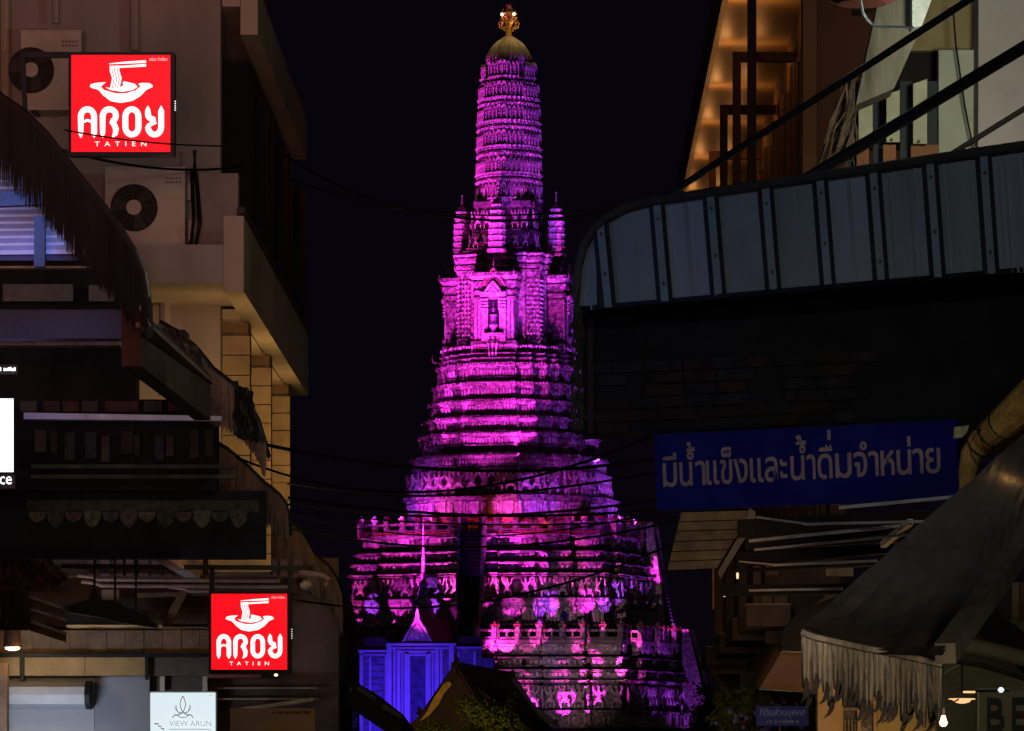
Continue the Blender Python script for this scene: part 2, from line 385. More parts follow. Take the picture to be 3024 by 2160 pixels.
def frieze(par, y, hpx, hw, pl, step, dep, seed=0, shape='leaf', m=stone2, name='relief_frieze', gap=.3):
    rng = random.Random(seed); s = hs(pl, hw); z = tz(y); h = hpx * SPX; mb = MB(); st = step * SPX; D = dep * SPX
    for a, b, (nx, ny), L in edges(pl, s):
        n = max(1, int(L / st)); tx, ty = (b[0] - a[0]) / L, (b[1] - a[1]) / L
        for k in range(n):
            c = (k + .5) * L / n; w = L / n * (1 - gap) / 2; hh = h * rng.uniform(.8, 1.15); dd = D * rng.uniform(.6, 1.2)
            px, py = a[0] + tx * c + nx * .01, a[1] + ty * c + ny * .01
            if shape == 'leaf': pts = [(-w, 0), (w, 0), (w * .9, hh * .5), (0, hh), (-w * .9, hh * .5)]
            elif shape == 'drop': pts = [(-w, hh), (-w * .8, hh * .45), (0, 0), (w * .8, hh * .45), (w, hh)]
            else: pts = [(-w, 0), (w, 0), (w, hh), (-w, hh)]
            P3 = [(px + tx * u, py + ty * u, z + v) for u, v in pts]
            mb.prism(P3, (nx * dd, ny * dd, 0))
    return tp(name, mb, m, par, kind='stuff')

# solid inside of everything
core(2440, 2195, 590, 580, BASE); core(2200, 1908, 536, 518, BASE); core(1912, 1720, 440, 430, BASE); core(1722, 1592, 428, 408, BASE)
core(1592, 1092, 318, 196, CROSS)
B = []
for i, (yb, yt, hw, lip) in enumerate([(2440, 2200, 596, 10), (2190, 2166, 578, 8), (2160, 2108, 566, 14), (2030, 2022, 560, 12), (2018, 1992, 548, 14),
                          (1984, 1956, 532, 12), (1948, 1910, 526, 14)]):
    b = band(yb, yt, hw, BASE, lip)
    if i: frieze(b, yb - (yb - yt) * .2, (yb - yt) * .5, hw, BASE, 15, 4, i, 'drop' if i % 2 else 'leaf')
for i, (yb, yt, hw, lip) in enumerate([(1862, 1786, 464, 14), (1722, 1714, 458, 12), (1706, 1682, 446, 14), (1674, 1650, 436, 14), (1640, 1600, 426, 14)]):
    b = band(yb, yt, hw, BASE, lip)
    if yb - yt > 15: frieze(b, yb - (yb - yt) * .2, (yb - yt) * .45, hw, BASE, 13, 4, i + 20, 'drop' if i % 2 else 'leaf')
for i, (yb, yt, hw, lip) in enumerate([(1545, 1480, 312, 16), (1396, 1364, 284, 12), (1336, 1298, 262, 12), (1289, 1252, 247, 11), (1240, 1203, 233, 10),
                          (1191, 1151, 221, 8), (1137, 1094, 208, 9)]):
    b = band(yb, yt, hw, CROSS, lip)
    frieze(b, yb - (yb - yt) * .22, (yb - yt) * .42, hw, CROSS, 9, 3, i + 40, 'leaf' if i % 2 else 'drop')
    if yb < 1500: frieze(b, yt + 1, 7, hw + 5, CROSS, 8, 3, i + 60, 'leaf')
for y0, y1, hw, pl in ((2104, 2036, 540, BASE), (1784, 1724, 436, BASE), (1478, 1400, 284, CROSS)):
    core(y0, y1, hw, hw, pl, stone, 'recessed_wall')
for y, hw, pl in ((1908, 542, BASE), (1594, 438, BASE), (1550, 330, CROSS)):     # terrace floors
    mb = MB(); mb.loft(pl, [(tz(y) - .35, hs(pl, hw)), (tz(y), hs(pl, hw))]); tp('terrace_floor', mb, redtile if y != 1908 else ledge_m)

# supporting figures: one continuous body with raised arms
def figure_mesh():
    me = bpy.data.meshes.new('guardian_figure')
    V = [(0, 0, .85), (0, 0, 1.15), (0, -.02, 1.38), (0, -.02, 1.52), (0, -.03, 1.68), (0, -.02, 1.86), (0, -.02, 2.02),
         (.30, 0, 1.36), (.46, -.02, 1.62), (.52, 0, 1.98), (-.30, 0, 1.36), (-.46, -.02, 1.62), (-.52, 0, 1.98),
         (.22, -.05, .72), (.42, -.18, .50), (.34, -.04, .1), (.42, -.2, .04), (-.22, -.05, .72), (-.42, -.18, .50), (-.34, -.04, .1), (-.42, -.2, .04)]
    E = [(0, 1), (1, 2), (2, 3), (3, 4), (4, 5), (5, 6), (2, 7), (7, 8), (8, 9), (2, 10), (10, 11), (11, 12), (0, 13), (13, 14), (14, 15), (15, 16), (0, 17), (17, 18), (18, 19), (19, 20)]
    rad = [.24, .22, .25, .10, .17, .12, .03, .12, .09, .08, .12, .09, .08, .17, .13, .08, .07, .17, .13, .08, .07]
    me.from_pydata(V, E, []); o = bpy.data.objects.new('f', me); COL.objects.link(o)
    mo = o.modifiers.new('s', 'SKIN')
    for i, r in enumerate(rad): me.skin_vertices[0].data[i].radius = (r, r)
    me.skin_vertices[0].data[0].use_root = True
    sb = o.modifiers.new('u', 'SUBSURF'); sb.levels = 1
    dg = bpy.context.evaluated_depsgraph_get(); out = bpy.data.meshes.new_from_object(o.evaluated_get(dg))
    bpy.data.objects.remove(o); out.name = 'guardian_figure'; out.materials.clear(); out.materials.append(stone2)
    return out
FIG = figure_mesh()
def figures(parent, y, hpx, hw, pl, step, label=None, jit=.0):
    s = hs(pl, hw); k = hpx * SPX / 2.05; rng = random.Random(int(y))
    for a, b, (nx, ny), L in edges(pl, s):
        n = int(round(L / (step * SPX)))
        if n < 1 and L > 14 * SPX: n = 1
        for i in range(n):
            c = (i + .5) / n; ang = math.atan2(nx, -ny)
            o = link('guardian_figure', FIG, parent, (a[0] + (b[0] - a[0]) * c, a[1] + (b[1] - a[1]) * c, tz(y)))
            o.rotation_euler = (0, 0, ang + rng.uniform(-.12, .12)); o.scale = (k * .95, k * .8, k)
def pick(name): return [o for o in prang.children if o.name.startswith(name)]
figures(prang, 2104, 66, 560, BASE, 50)
figures(prang, 1784, 58, 456, BASE, 50)
figures(prang, 1476, 72, 302, CROSS, 38)

# niches: arched frame with a seated figure, shared mesh; x across, y out of the wall (negative), z up
def niche_mesh(w, h, d, m):
    mb = MB(); n = 6
    out = [(-w, 0), (-w, h * .62)] + [(-w * math.cos(math.pi * k / n), h * .62 + h * .3 * math.sin(math.pi * k / n)) for k in range(1, n)] + [(w, h * .62), (w, 0)]
    inn = [(x * .68, z * .9 if z > 0 else 0) for x, z in out]
    out[1 + n // 2] = (0, h)
    for i in range(len(out) - 1):
        a, b, c, e = out[i], out[i + 1], inn[i + 1], inn[i]
        mb.prism([(a[0], 0, a[1]), (b[0], 0, b[1]), (c[0], 0, c[1]), (e[0], 0, e[1])], (0, -d, 0))
    mb.box(-w * 1.15, w * 1.15, -d * 1.4, 0, -h * .12, 0)
    mb.lathe([(h * .02, w * .5), (h * .15, w * .5), (h * .3, w * .3), (h * .45, w * .34), (h * .52, w * .14), (h * .64, w * .2), (h * .78, w * .03)], (0, -d * .3), 8)
    return mb.mesh('niche', m)
N_BIG = niche_mesh(12 * SPX, 46 * SPX, 5 * SPX, stone2)
N_SP = niche_mesh(5.6 * SPX, 42 * SPX, 6 * SPX, stone2)
N_SP0 = niche_mesh(9 * SPX, 46 * SPX, 7 * SPX, stone2)
def niches(parent, y, hw, pl, step, me, me0=None):
    s = hs(pl, hw)
    for a, b, (nx, ny), L in edges(pl, s):
        n = int(round(L / (step * SPX)))
        if n < 1 and L > 8 * SPX: n = 1
        for i in range(n):
            c = (i + .5) / n; use = me
            if me0 is not None and L > 24 * SPX: use = me0
            o = link('niche', use, parent, (a[0] + (b[0] - a[0]) * c, a[1] + (b[1] - a[1]) * c, tz(y)))
            o.rotation_euler = (0, 0, math.atan2(nx, -ny))
bnd = pick('terrace_band')
niches(bnd[2], 2150, 570, BASE, 46, niche_mesh(13 * SPX, 34 * SPX, 5 * SPX, stone2))
niches(bnd[7], 1858, 468, BASE, 40, N_BIG)
# relief blocks standing out on the big bands, one behind each lamp
def blocks(parent, y, hpx, wpx, hw, pl, step, dep, name='relief_panel'):
    mb0 = MB(); w, h, d = wpx * SPX / 2, hpx * SPX, dep * SPX
    mb0.prism([(-w, 0, h), (-w, 0, h * .45), (-w * .45, 0, 0), (w * .45, 0, 0), (w, 0, h * .45), (w, 0, h)], (0, -d, 0))
    mb0.box(-w * 1.1, w * 1.1, -d * 1.3, 0, h * .86, h); mb0.box(-w * .6, w * .6, -d * 1.3, -d, h * .4, h * .7)
    me = mb0.mesh(name, stone2); s = hs(pl, hw)
    for a, b, (nx, ny), L in edges(pl, s):
        n = int(round(L / (step * SPX)))
        if n < 1 and L > wpx * SPX: n = 1
        for i in range(n):
            c = (i + .5) / n
            o = link(name, me, parent, (a[0] + (b[0] - a[0]) * c, a[1] + (b[1] - a[1]) * c, tz(y)))
            o.rotation_euler = (0, 0, math.atan2(nx, -ny))
blocks(bnd[6], 1944, 24, 40, 532, BASE, 76, 5)
blocks(bnd[4], 2018, 16, 26, 548, BASE, 52, 4)
blocks(bnd[7], 1822, 30, 36, 466, BASE, 84, 6)
blocks(bnd[11], 1634, 24, 34, 428, BASE, 70, 5)
blocks(bnd[12], 1540, 40, 26, 316, CROSS, 46, 7)

# balustrades
post = MB(); post.box(-.22, .22, -.22, .22, 0, 1.25); post.box(-.33, .33, -.33, .33, 1.25, 1.42); post.box(-.26, .26, -.26, .26, 1.42, 1.6)
post.lathe([(1.6, .24), (1.75, .3), (1.9, .16), (2.05, .05)], n=8)
POST = post.mesh('balustrade_post', stone)
cap = MB(); cap.box(-.36, .36, -.36, .36, 1.43, 1.55)
CAP = cap.mesh('post_cap', redtile)
def balustrade(y, hpx, hw, pl, step):
    s = hs(pl, hw); k = hpx * SPX / 1.6; walls = {}
    for a, b, (nx, ny), L in edges(pl, s):
        n = max(1, int(round(L / (step * SPX)))); tx, ty = (b[0] - a[0]) / L, (b[1] - a[1]) / L; ang = math.atan2(nx, -ny)
        for i in range(n):
            o = link('balustrade_post', POST, prang, (a[0] + tx * L * i / n, a[1] + ty * L * i / n, tz(y))); o.rotation_euler = (0, 0, ang); o.scale = (k, k, k)
            link('post_cap', CAP, o)
            w = round(L / n - .5 * k, 2)
            if w < .3: continue
            if w not in walls:
                q = MB(); h = 1.05 * k
                q.box(-w / 2, w / 2, -.1, .1, 0, h * .28); q.box(-w / 2, w / 2, -.1, .1, h * .75, h)
                m_ = max(1, int(w / .8))
                for j in range(m_ + 1):
                    x = -w / 2 + w * j / m_; q.box(max(-w / 2, x - .09), min(w / 2, x + .09), -.09, .09, h * .28, h * .75)
                walls[w] = q.mesh('balustrade_panel', stone)
            c = (i + .5) / n
            o = link('balustrade_panel', walls[w], prang, (a[0] + (b[0] - a[0]) * c, a[1] + (b[1] - a[1]) * c, tz(y))); o.rotation_euler = (0, 0, ang)
balustrade(1908, 46, 536, BASE, 58)
balustrade(1594, 42, 433, BASE, 50)

# staircases on the four sides
for k in range(4):
    mb = MB()
    for (r0, y0, r1, y1, hw) in ((700, 2440, 548, 1906, 36), (505, 1908, 440, 1592, 31)):
        n = 26
        for sgn in (-1, 1):      # side walls
            x0, x1 = sorted((sgn * hw * SPX, sgn * (hw + 9) * SPX))
            mb.prism([(x0, -r0 * SPX, tz(y0)), (x0, -(r0 - 20) * SPX, tz(y0) + 1.2), (x0, -(r1 + 2) * SPX, tz(y1) + 1.4), (x0, -(r1 - 16) * SPX, tz(y1) + 1.4), (x0, -(r1 - 20) * SPX, tz(y0))], (x1 - x0, 0, 0))
    o = tp('stair_wall', mb, stone2)
    o.rotation_euler = (0, 0, k * math.pi / 2)
    if k == 0 or k == 1:
        for (r0, y0, r1, y1, hw) in ((700, 2440, 548, 1906, 36), (505, 1908, 440, 1592, 31)):
            mb = MB(); n = 30
            for i in range(n):
                ra = r0 + (r1 - r0) * i / n; za = tz(y0 + (y1 - y0) * i / n); zb = tz(y0 + (y1 - y0) * (i + 1) / n)
                mb.box(-hw * SPX, hw * SPX, -ra * SPX, -(r1 - 22) * SPX, za, zb)
            o = tp('stair_steps', mb, mat('dark_brick_steps', (.07, .055, .05), .95, .4, 2)); o['kind'] = 'stuff'
            o.rotation_euler = (0, 0, k * math.pi / 2)
# the shaft: base moulding, core, four porches
for yb, yt, hw, lip in ((1092, 1074, 204, 6), (1072, 1060, 199, 6)):
    b = band(yb, yt, hw, CROSS, lip, name='shaft_plinth')
def shaft_prof(sc, y0, y1, steps):
    z0, z1 = tz(y0), tz(y1); h = z1 - z0
    return [(z0 + h * t, sc + o * SPX) for t, o in steps]
MOLD = [(0, 8), (.03, 8), (.03, 4), (.06, 4), (.07, 9), (.09, 9), (.10, 3), (.14, 3), (.15, 0), (.80, 0), (.80, 4), (.83, 4), (.83, 1), (.85, 1), (.85, 7), (.88, 7), (.88, 3), (.91, 3), (.92, 10), (.95, 11), (.96, 7), (.985, 13), (1, 9)]
mb = MB(); mb.loft(COREP, shaft_prof(132 * SPX, 1062, 762, MOLD)); sh = tp('shaft_wall', mb, stone)
# pilasters with floral panels on the visible core corners
def panel_grid(parent, xs, yface, y0, y1, side, name='wall_pattern'):
    mb = MB(); st = 13 * SPX
    for x0, x1 in xs:
        n = max(1, int((x1 - x0) * SPX / (8 * SPX))); m_ = int((tz(y1) - tz(y0)) / st)
        for i in range(n):
            for j in range(m_):
                cx = x0 * SPX + (x1 - x0) * SPX * (i + .5) / n; cz = tz(y0) + st * (j + .5); r = 3.4 * SPX
                if (i + j) % 2 and n > 2: r *= .6
                q = [(cx - r, cz), (cx, cz - r * 1.3), (cx + r, cz), (cx, cz + r * 1.3)]
                if side == 0: mb.prism([(a, -yface * SPX, b) for a, b in q], (0, -.12, 0))
                elif side == 1: mb.prism([(yface * SPX, a, b) for a, b in q], (.12, 0, 0))
                else: mb.prism([(-yface * SPX, a, b) for a, b in q], (-.12, 0, 0))
    return tp(name, mb, stone2, parent, kind='stuff')
for sd in (0, 1, 2): panel_grid(sh, [(-122, -84), (-80, -62), (62, 80), (84, 122)], 124 if sd == 0 else 124, 1020, 830, sd)
for k in range(4):      # porches
    mb = MB(); hw = 60 * SPX
    def ring(off_y):   # rectangle plan of the porch
        return None
    st = [(1056, 7), (1046, 7), (1046, 3), (1036, 3), (1034, 8), (1026, 8), (1024, 0), (905, 0), (905, 4), (896, 4), (896, 1), (886, 1), (886, 6), (878, 6), (878, 2), (866, 2), (866, 8), (852, 10), (850, 5), (836, 13), (826, 13), (822, 6)]
    vs = []
    for y, o in st:
        e = o * SPX; vs += [(-hw - e, -100 * SPX, tz(y)), (-hw - e, -178 * SPX - e, tz(y)), (hw + e, -178 * SPX - e, tz(y)), (hw + e, -100 * SPX, tz(y))]
    n = 4; m_ = len(st)
    fs = [(i * n + q, i * n + (q + 1) % n, (i + 1) * n + (q + 1) % n, (i + 1) * n + q) for i in range(m_ - 1) for q in range(n)] + [(3, 2, 1, 0), tuple(range((m_ - 1) * n, m_ * n))]
    mb.add(vs, fs)
    po = tp('porch', mb, stone); po.rotation_euler = (0, 0, k * math.pi / 2)
    if k == 2: continue
    q = MB()    # columns and niche surround
    for sg in (-1, 1):
        for x0, x1, d in ((17, 36, 186), (40, 48, 181), (52, 58, 181)):
            xa, xb = sorted((sg * x0 * SPX, sg * x1 * SPX)); q.box(xa, xb, -d * SPX, -176 * SPX, tz(1026), tz(905 if x0 > 20 else 880))
        for yy in (996, 984, 972, 935, 926, 917, 908):
            xa, xb = sorted((sg * 15 * SPX, sg * 38 * SPX)); 
            if yy < 940: q.box(xa, xb, -192 * SPX, -176 * SPX, tz(yy), tz(yy - 5))
    q.box(-38 * SPX, 38 * SPX, -196 * SPX, -176 * SPX, tz(896), tz(884)); q.box(-30 * SPX, 30 * SPX, -196 * SPX, -176 * SPX, tz(1012), tz(1003))
    part('niche_surround', q, stone2, po, local=True)
    q = MB(); q.box(-17 * SPX, 17 * SPX, -181 * SPX, -177 * SPX, tz(1003), tz(896))
    part('niche_opening', q, mat('niche_shadow_paint', (.012, .01, .015), .95, .2), po, local=True)
    q = MB(); c = (0, -184 * SPX)
    q.lathe([(tz(1002), .32), (tz(990), .3), (tz(980), .5), (tz(968), .32), (tz(955), .3), (tz(950), .38), (tz(944), .14), (tz(940), .2), (tz(930), .17), (tz(924), .05), (tz(912), .02)], c, 10)
    part('niche_statue', q, mat('dark_bronze_paint', (.20, .16, .22), .6, .3), po, local=True)
    for (ap, bs, w, d, mm) in ((786, 866, 36, 187, stone), (832, 890, 28, 193, stone2)):    # gables
        q = MB(); h = tz(ap) - tz(bs); z = tz(bs); w = w * SPX
        pts = [(-w, 0), (-w * 1.08, h * .1), (-w * .72, h * .2), (-w * .5, h * .38), (-w * .2, h * .52), (-.06, h * .62), (0, h), (.06, h * .62), (w * .2, h * .52), (w * .5, h * .38), (w * .72, h * .2), (w * 1.08, h * .1), (w, 0)]
        q.prism([(a, -d * SPX, z + b) for a, b in pts], (0, 8 * SPX, 0))
        pts2 = [(a * .62, b * .62) for a, b in pts]
        q.prism([(a, -(d + 2) * SPX, z + b + .05) for a, b in pts2], (0, 2 * SPX, 0))
        for sg in (-1, 1):
            q.tube([(sg * w * 1.02, -(d + 1) * SPX, z), (sg * w * .5, -(d + 1) * SPX, z + h * .4), (0, -(d + 1) * SPX, z + h * .66)], .09, 6)
        part('gable', q, mm if ap != 786 else mat('dull_red_gable', (.26, .12, .12), .8, .4, 2), po, local=True)
    q = MB()    # three-headed elephant group under the niche
    for dx, w in ((-13, 4), (0, 5), (13, 4)):
        q.tube([(dx * SPX, -188 * SPX, tz(1020)), (dx * SPX, -196 * SPX, tz(1034)), (dx * .8 * SPX, -198 * SPX, tz(1060)), (dx * .7 * SPX, -194 * SPX, tz(1078))], [w * .9 * SPX, w * SPX, w * .6 * SPX, w * .3 * SPX], 8)
        q.lathe([(tz(1024), w * .9 * SPX), (tz(1016), w * 1.2 * SPX), (tz(1008), w * .5 * SPX), (tz(1000), .05)], (dx * SPX, -188 * SPX), 8)
    part('elephant_heads', q, stone2, po, local=True)
for hwx, y, pl in ((206, 1076, CROSS), (160, 800, COREP)):
    pass
frieze(sh, 792, 10, 150, COREP, 8, 3, 77, 'leaf')
frieze(sh, 1046, 8, 200, CROSS, 8, 3, 78, 'drop')
# upward-curled roof tips at the shaft's corners
for (x, y, yy) in ((-123, -123, 815), (123, -123, 815), (-60, -186, 835), (60, -186, 835), (186, -60, 838), (-186, -60, 838), (-205, -65, 1075), (-205, 65, 1070)):
    q = MB(); ux, uy = x / math.hypot(x, y), y / math.hypot(x, y); bx, by = x * SPX, y * SPX; z = tz(yy)
    q.tube([(bx, by, z), (bx + ux * .3, by + uy * .3, z + .12), (bx + ux * .42, by + uy * .42, z + .4), (bx + ux * .32, by + uy * .32, z + .85)], [.12, .1, .06, .015], 6)
    tp('roof_tip', q, ledge_m)

# drum with figures, four small corner spires
mb = MB(); mb.loft(COREP, [(tz(764), 122 * SPX), (tz(754), 124 * SPX), (tz(752), 112 * SPX), (tz(744), 112 * SPX)]); tp('drum_plinth', mb, ledge_m)
mb = MB(); mb.loft(COREP, [(tz(744), 92 * SPX), (tz(700), 90 * SPX), (tz(698), 97 * SPX), (tz(690), 97 * SPX), (tz(688), 86 * SPX), (tz(624), 84 * SPX), (tz(620), 92 * SPX), (tz(606), 92 * SPX)])
drum = tp('drum_wall', mb, mat('drum_dark_wall', (.13, .10, .11), .9, .5, 1.5))
def fig_line(y, hpx, a, half, n, faces=(0, 1, 3)):
    for f in faces:
        for i in range(n):
            t = (-half + 2 * half * (i + .5) / n)
            if abs(t) < 20: continue
            v = Matrix.Rotation(f * math.pi / 2, 3, 'Z') @ Vector((t * SPX, -a * SPX, 0))
            o = link('guardian_figure', FIG, prang, (v.x, v.y, tz(y))); o.rotation_euler = (0, 0, f * math.pi / 2); k = hpx * SPX / 2.05; o.scale = (k * .8, k * .8, k)
fig_line(686, 56, 93, 84, 6); fig_line(744, 44, 99, 90, 6)
for k in range(4):
    v = Matrix.Rotation(k * math.pi / 2, 3, 'Z') @ Vector((0, -143 * SPX, 0)); mb = MB(); zz = tz(764); H = tz(604) - zz
    pr = [(zz, 1.0), (zz + H * .06, 1.0), (zz + H * .07, .85)]
    for j in range(7):
        t = .08 + j * .115; w = .92 - .02 * j - (.08 if j > 4 else 0) - (.12 if j > 5 else 0)
        pr += [(zz + H * t, w * .93), (zz + H * (t + .085), w * .94), (zz + H * (t + .09), w), (zz + H * (t + .11), w)]
    pr += [(zz + H * .9, .5), (zz + H * .97, .3), (zz + H, .1), (zz + H * 1.04, .13), (zz + H * 1.1, .05), (zz + H * 1.2, .02)]
    pl8 = quarter([(.3, 1), (.62, .86), (.78, .78)]); q = MB(); q.loft(pl8, pr)
    o = link('small_spire', q.mesh('small_spire', stone2), prang, (v.x, v.y, 0)); o.rotation_euler = (0, 0, k * math.pi / 2)

# the spire in six banded storeys
YS = [610, 536, 456, 380, 310, 248, 186]; HW = [98, 96, 94, 92, 89, 81, 70]
mb = MB(); mb.loft(SPIRE, [(tz(625), hs(SPIRE, 100)), (tz(606), hs(SPIRE, 99))]); tp('spire_storey', mb, stone)
for i in range(6):
    yb, yt = YS[i], YS[i + 1]; s0 = hs(SPIRE, HW[i] - 4); s1 = hs(SPIRE, HW[i + 1] - 4); z0, z1 = tz(yb), tz(yt); h = z1 - z0; c = SPX
    sm = s0 + (s1 - s0) * .5
    mb = MB(); mb.loft(SPIRE, [(z0, s0 - 1 * c), (z0 + h * .05, s0 - 1 * c), (z0 + h * .06, s0 + 3 * c), (z0 + h * .13, s0 + 4 * c), (z0 + h * .15, s0 + 1 * c), (z0 + h * .2, s0),
                               (z0 + h * .80, sm + (s1 - sm) * .6), (z0 + h * .82, s1 + 3 * c), (z0 + h * .88, s1 + 3 * c), (z0 + h * .89, s1 + 1 * c), (z0 + h * .93, s1 + 1 * c), (z0 + h * .94, s1 + (6 if i < 5 else 3) * c), (z1 - .03, s1 + (6 if i < 5 else 3) * c), (z1, s1)])
    t = tp('spire_storey', mb, stone)
    niches(t, yb - (yb - yt) * .21, HW[i] - 5, SPIRE, 16, N_SP, N_SP0)
    frieze(t, yb - (yb - yt) * .83, 7, HW[i + 1] + 2, SPIRE, 6, 2.2, 90 + i, 'drop')
    frieze(t, yb - (yb - yt) * .05, 6, HW[i] + 0, SPIRE, 7, 2.2, 95 + i, 'leaf')
mb = MB(); pr = [(tz(y), w * SPX) for y, w in ((187, 72), (180, 72), (170, 69), (158, 62), (146, 55), (134, 46), (124, 35), (115, 22), (108, 11), (104, 6))]
mb.lathe(pr, n=40, flute=.07)
tp('spire_dome', mb, mat('ribbed_dome_stone', (.40, .34, .26), .6, .35, 2, .3))
# gilded crown
cr = MB(); cr.lathe([(tz(106), .22), (tz(100), .35), (tz(96), .2), (tz(90), .45), (tz(84), .55), (tz(78), .3), (tz(64), .5), (tz(56), .55), (tz(50), .35), (tz(36), .4), (tz(28), .25), (tz(16), .3), (tz(5), .05)], n=12, flute=.15)
crown = tp('gilded_crown', cr, gold)
for lv, (ya, yb2, ra) in enumerate(((92, 52, .95), (64, 22, .72))):
    for k in range(8 if lv == 0 else 6):
        a = k * math.pi * 2 / (8 if lv == 0 else 6) + .3; ca, sa = math.cos(a), math.sin(a); q = MB()
        q.tube([(.3 * ca, .3 * sa, tz(ya)), (ra * ca, ra * sa, tz(ya - 12)), (ra * 1.05 * ca, ra * 1.05 * sa, tz((ya + yb2) / 2)), (ra * .7 * ca, ra * .7 * sa, tz(yb2))], [.1, .13, .12, .02], 6)
        part('crown_prong', q, gold, crown, local=True)
for dx in (-17, 19):
    q = MB(); q.lathe([(tz(50), .05), (tz(47), .17), (tz(43), .17), (tz(40), .05)], (dx * SPX, -.5), 10)
    part('crown_glint', q, mat('crown_glint_glow', (1, .8, .4), .4, emit=(1.0, .80, .38), es=2.2), crown, local=True)  # glints on the gilding put in as small glowing beads

# ================================================================== LEFT SIDE
XW = -3.3
def xat(px, Y): return (px - VX) / F * Y
def zat(py, Y): return EYE + (VY - py) / F * Y
# ---- the plastered house with balconies
hb = thing('plastered_house', 'brownish plastered house with stacked balconies and warm lit clad pillars behind the red signs', 'house', (-5, 47, 0))
m = MB(); m.box(-9.5, -3.3, 43.7, 43.95, 4.14, 14); m.box(-4.05, -3.9, 43.95, 60, 3.98, 14); part('wall', m, plaster, hb)
m = MB(); m.box(-9.5, -3.06, 43.72, 43.93, 4.02, 4.13); part('lintel_beam', m, wood, hb)
m = MB(); m.box(-9.5, -3.06, 49.9, 53, 3.84, 3.97); part('floor_slab', m, wood, hb)
m = MB(); m.box(-3.5, -3.12, 43.62, 43.9, 6.76, 7.72); part('corner_block', m, plaster, hb)          # by the lower outdoor unit
m = MB(); m.box(-6.6, -3.12, 41.7, 43.69, 6.42, 6.78); part('front_ledge', m, plaster, hb)
m = MB(); m.box(-3.118, -2.93, 41.7, 52.6, 6.34, 7.05); part('balcony_beam', m, plaster2, hb)
m = MB(); m.box(-3.9, -3.12, 43.96, 52.5, 6.32, 6.42); part('balcony_soffit', m, plaster2, hb)
m = MB(); m.box(-2.99, -2.91, 41.6, 52.7, 7.06, 7.12); part('rail_cap', m, mat('dark_rail_paint', (.05, .035, .03), .6), hb)
m = MB(); m.box(-3.12, -2.95, 43.96, 52.6, 9.14, 9.62); part('upper_beam', m, plaster2, hb)
m = MB(); m.box(-3.9, -3.125, 43.96, 52.5, 9.42, 9.6); part('upper_soffit', m, plaster2, hb)
for i, (rx, Yp) in enumerate(((738, 44.3), (800, 47.6), (857, 51.0))):
    Xr = -3.05
    m = MB(); m.box(-3.72, Xr - .02, Yp + .02, Yp + .5, 3.98, 6.33); pl = part('pillar', m, mat('pillar_mortar', (.22, .15, .08), .9), hb)
    zz = 4.0; rg = random.Random(i)
    while zz < 6.2:
        h = .20
        for a, b in ((-3.72, -3.44), (-3.435, Xr)) if i < 1 else ((-3.72, Xr),):
            cme = MB(); dd = rg.uniform(0, .012); cme.box(a, b, Yp - .02 - dd, Yp + .03, zz, zz + h - .012)
            part('cladding_board', cme, clad, pl)
        zz += h
    m = MB(); m.box(-3.62, Xr, Yp - .4 + .4, Yp + .5, 7.14, 8.92); part('unlit_slab', m, mat('unlit_black', (.006, .005, .007), .6, .2, 3, 0.0, spec=.1), hb)  # upper pillars; being unlit is put into their near-black colour
    m = MB(); m.box(-3.68, Xr + .01, Yp + 2.0, Yp + 2.9, 7.14, 8.9); part('unlit_slab', m, mat('unlit_black', (.01,) * 3), hb)  # dark slab between the pillars, shade put into its colour
m = MB(); m.pbox(672, 1178, 728, 1240, 46, .08); wfr = part('window', m, plaster2, hb)
m = MB(); m.pbox(680, 1190, 719, 1236, 45.95, .04); part('pane', m, mat('dim_glass', (.10, .09, .08), .2, .1), wfr)
m = MB(); m.tube([P(165, -10, 43.45), P(165, 70, 43.45)], .035); part('wall_pipe', m, plaster, hb)
m = MB(); m.tube([P(398, -10, 43.5), P(398, 150, 43.5)], .05); part('wall_pipe', m, plaster, hb)
m = MB(); m.tube([P(15, -10, 43.3), P(15, 300, 43.3)], .05); part('wall_pipe', m, plaster2, hb)
m = MB(); m.tube([P(488, 865, 43.4), P(488, 958, 43.4)], .06); part('wall_pipe', m, plaster, hb)
m = MB(); m.tube([P(575, 735, 43.2), P(590, 660, 43.2), P(583, 560, 43.3), P(575, 500, 43.4), P(575, 445, 43.4)], .022); part('hose', m, black_m, hb)
m = MB(); m.tube([P(563, 735, 43.2), P(572, 640, 43.2), P(566, 500, 43.4)], .018); part('hose', m, black_m, hb)
m = MB(); m.pbox(548, 540, 562, 590, 43.3, .1); part('valve_cover', m, ac_white, hb)
m = MB(); m.pbox(550, 650, 566, 712, 43.3, .1); part('valve_cover', m, ac_white, hb)

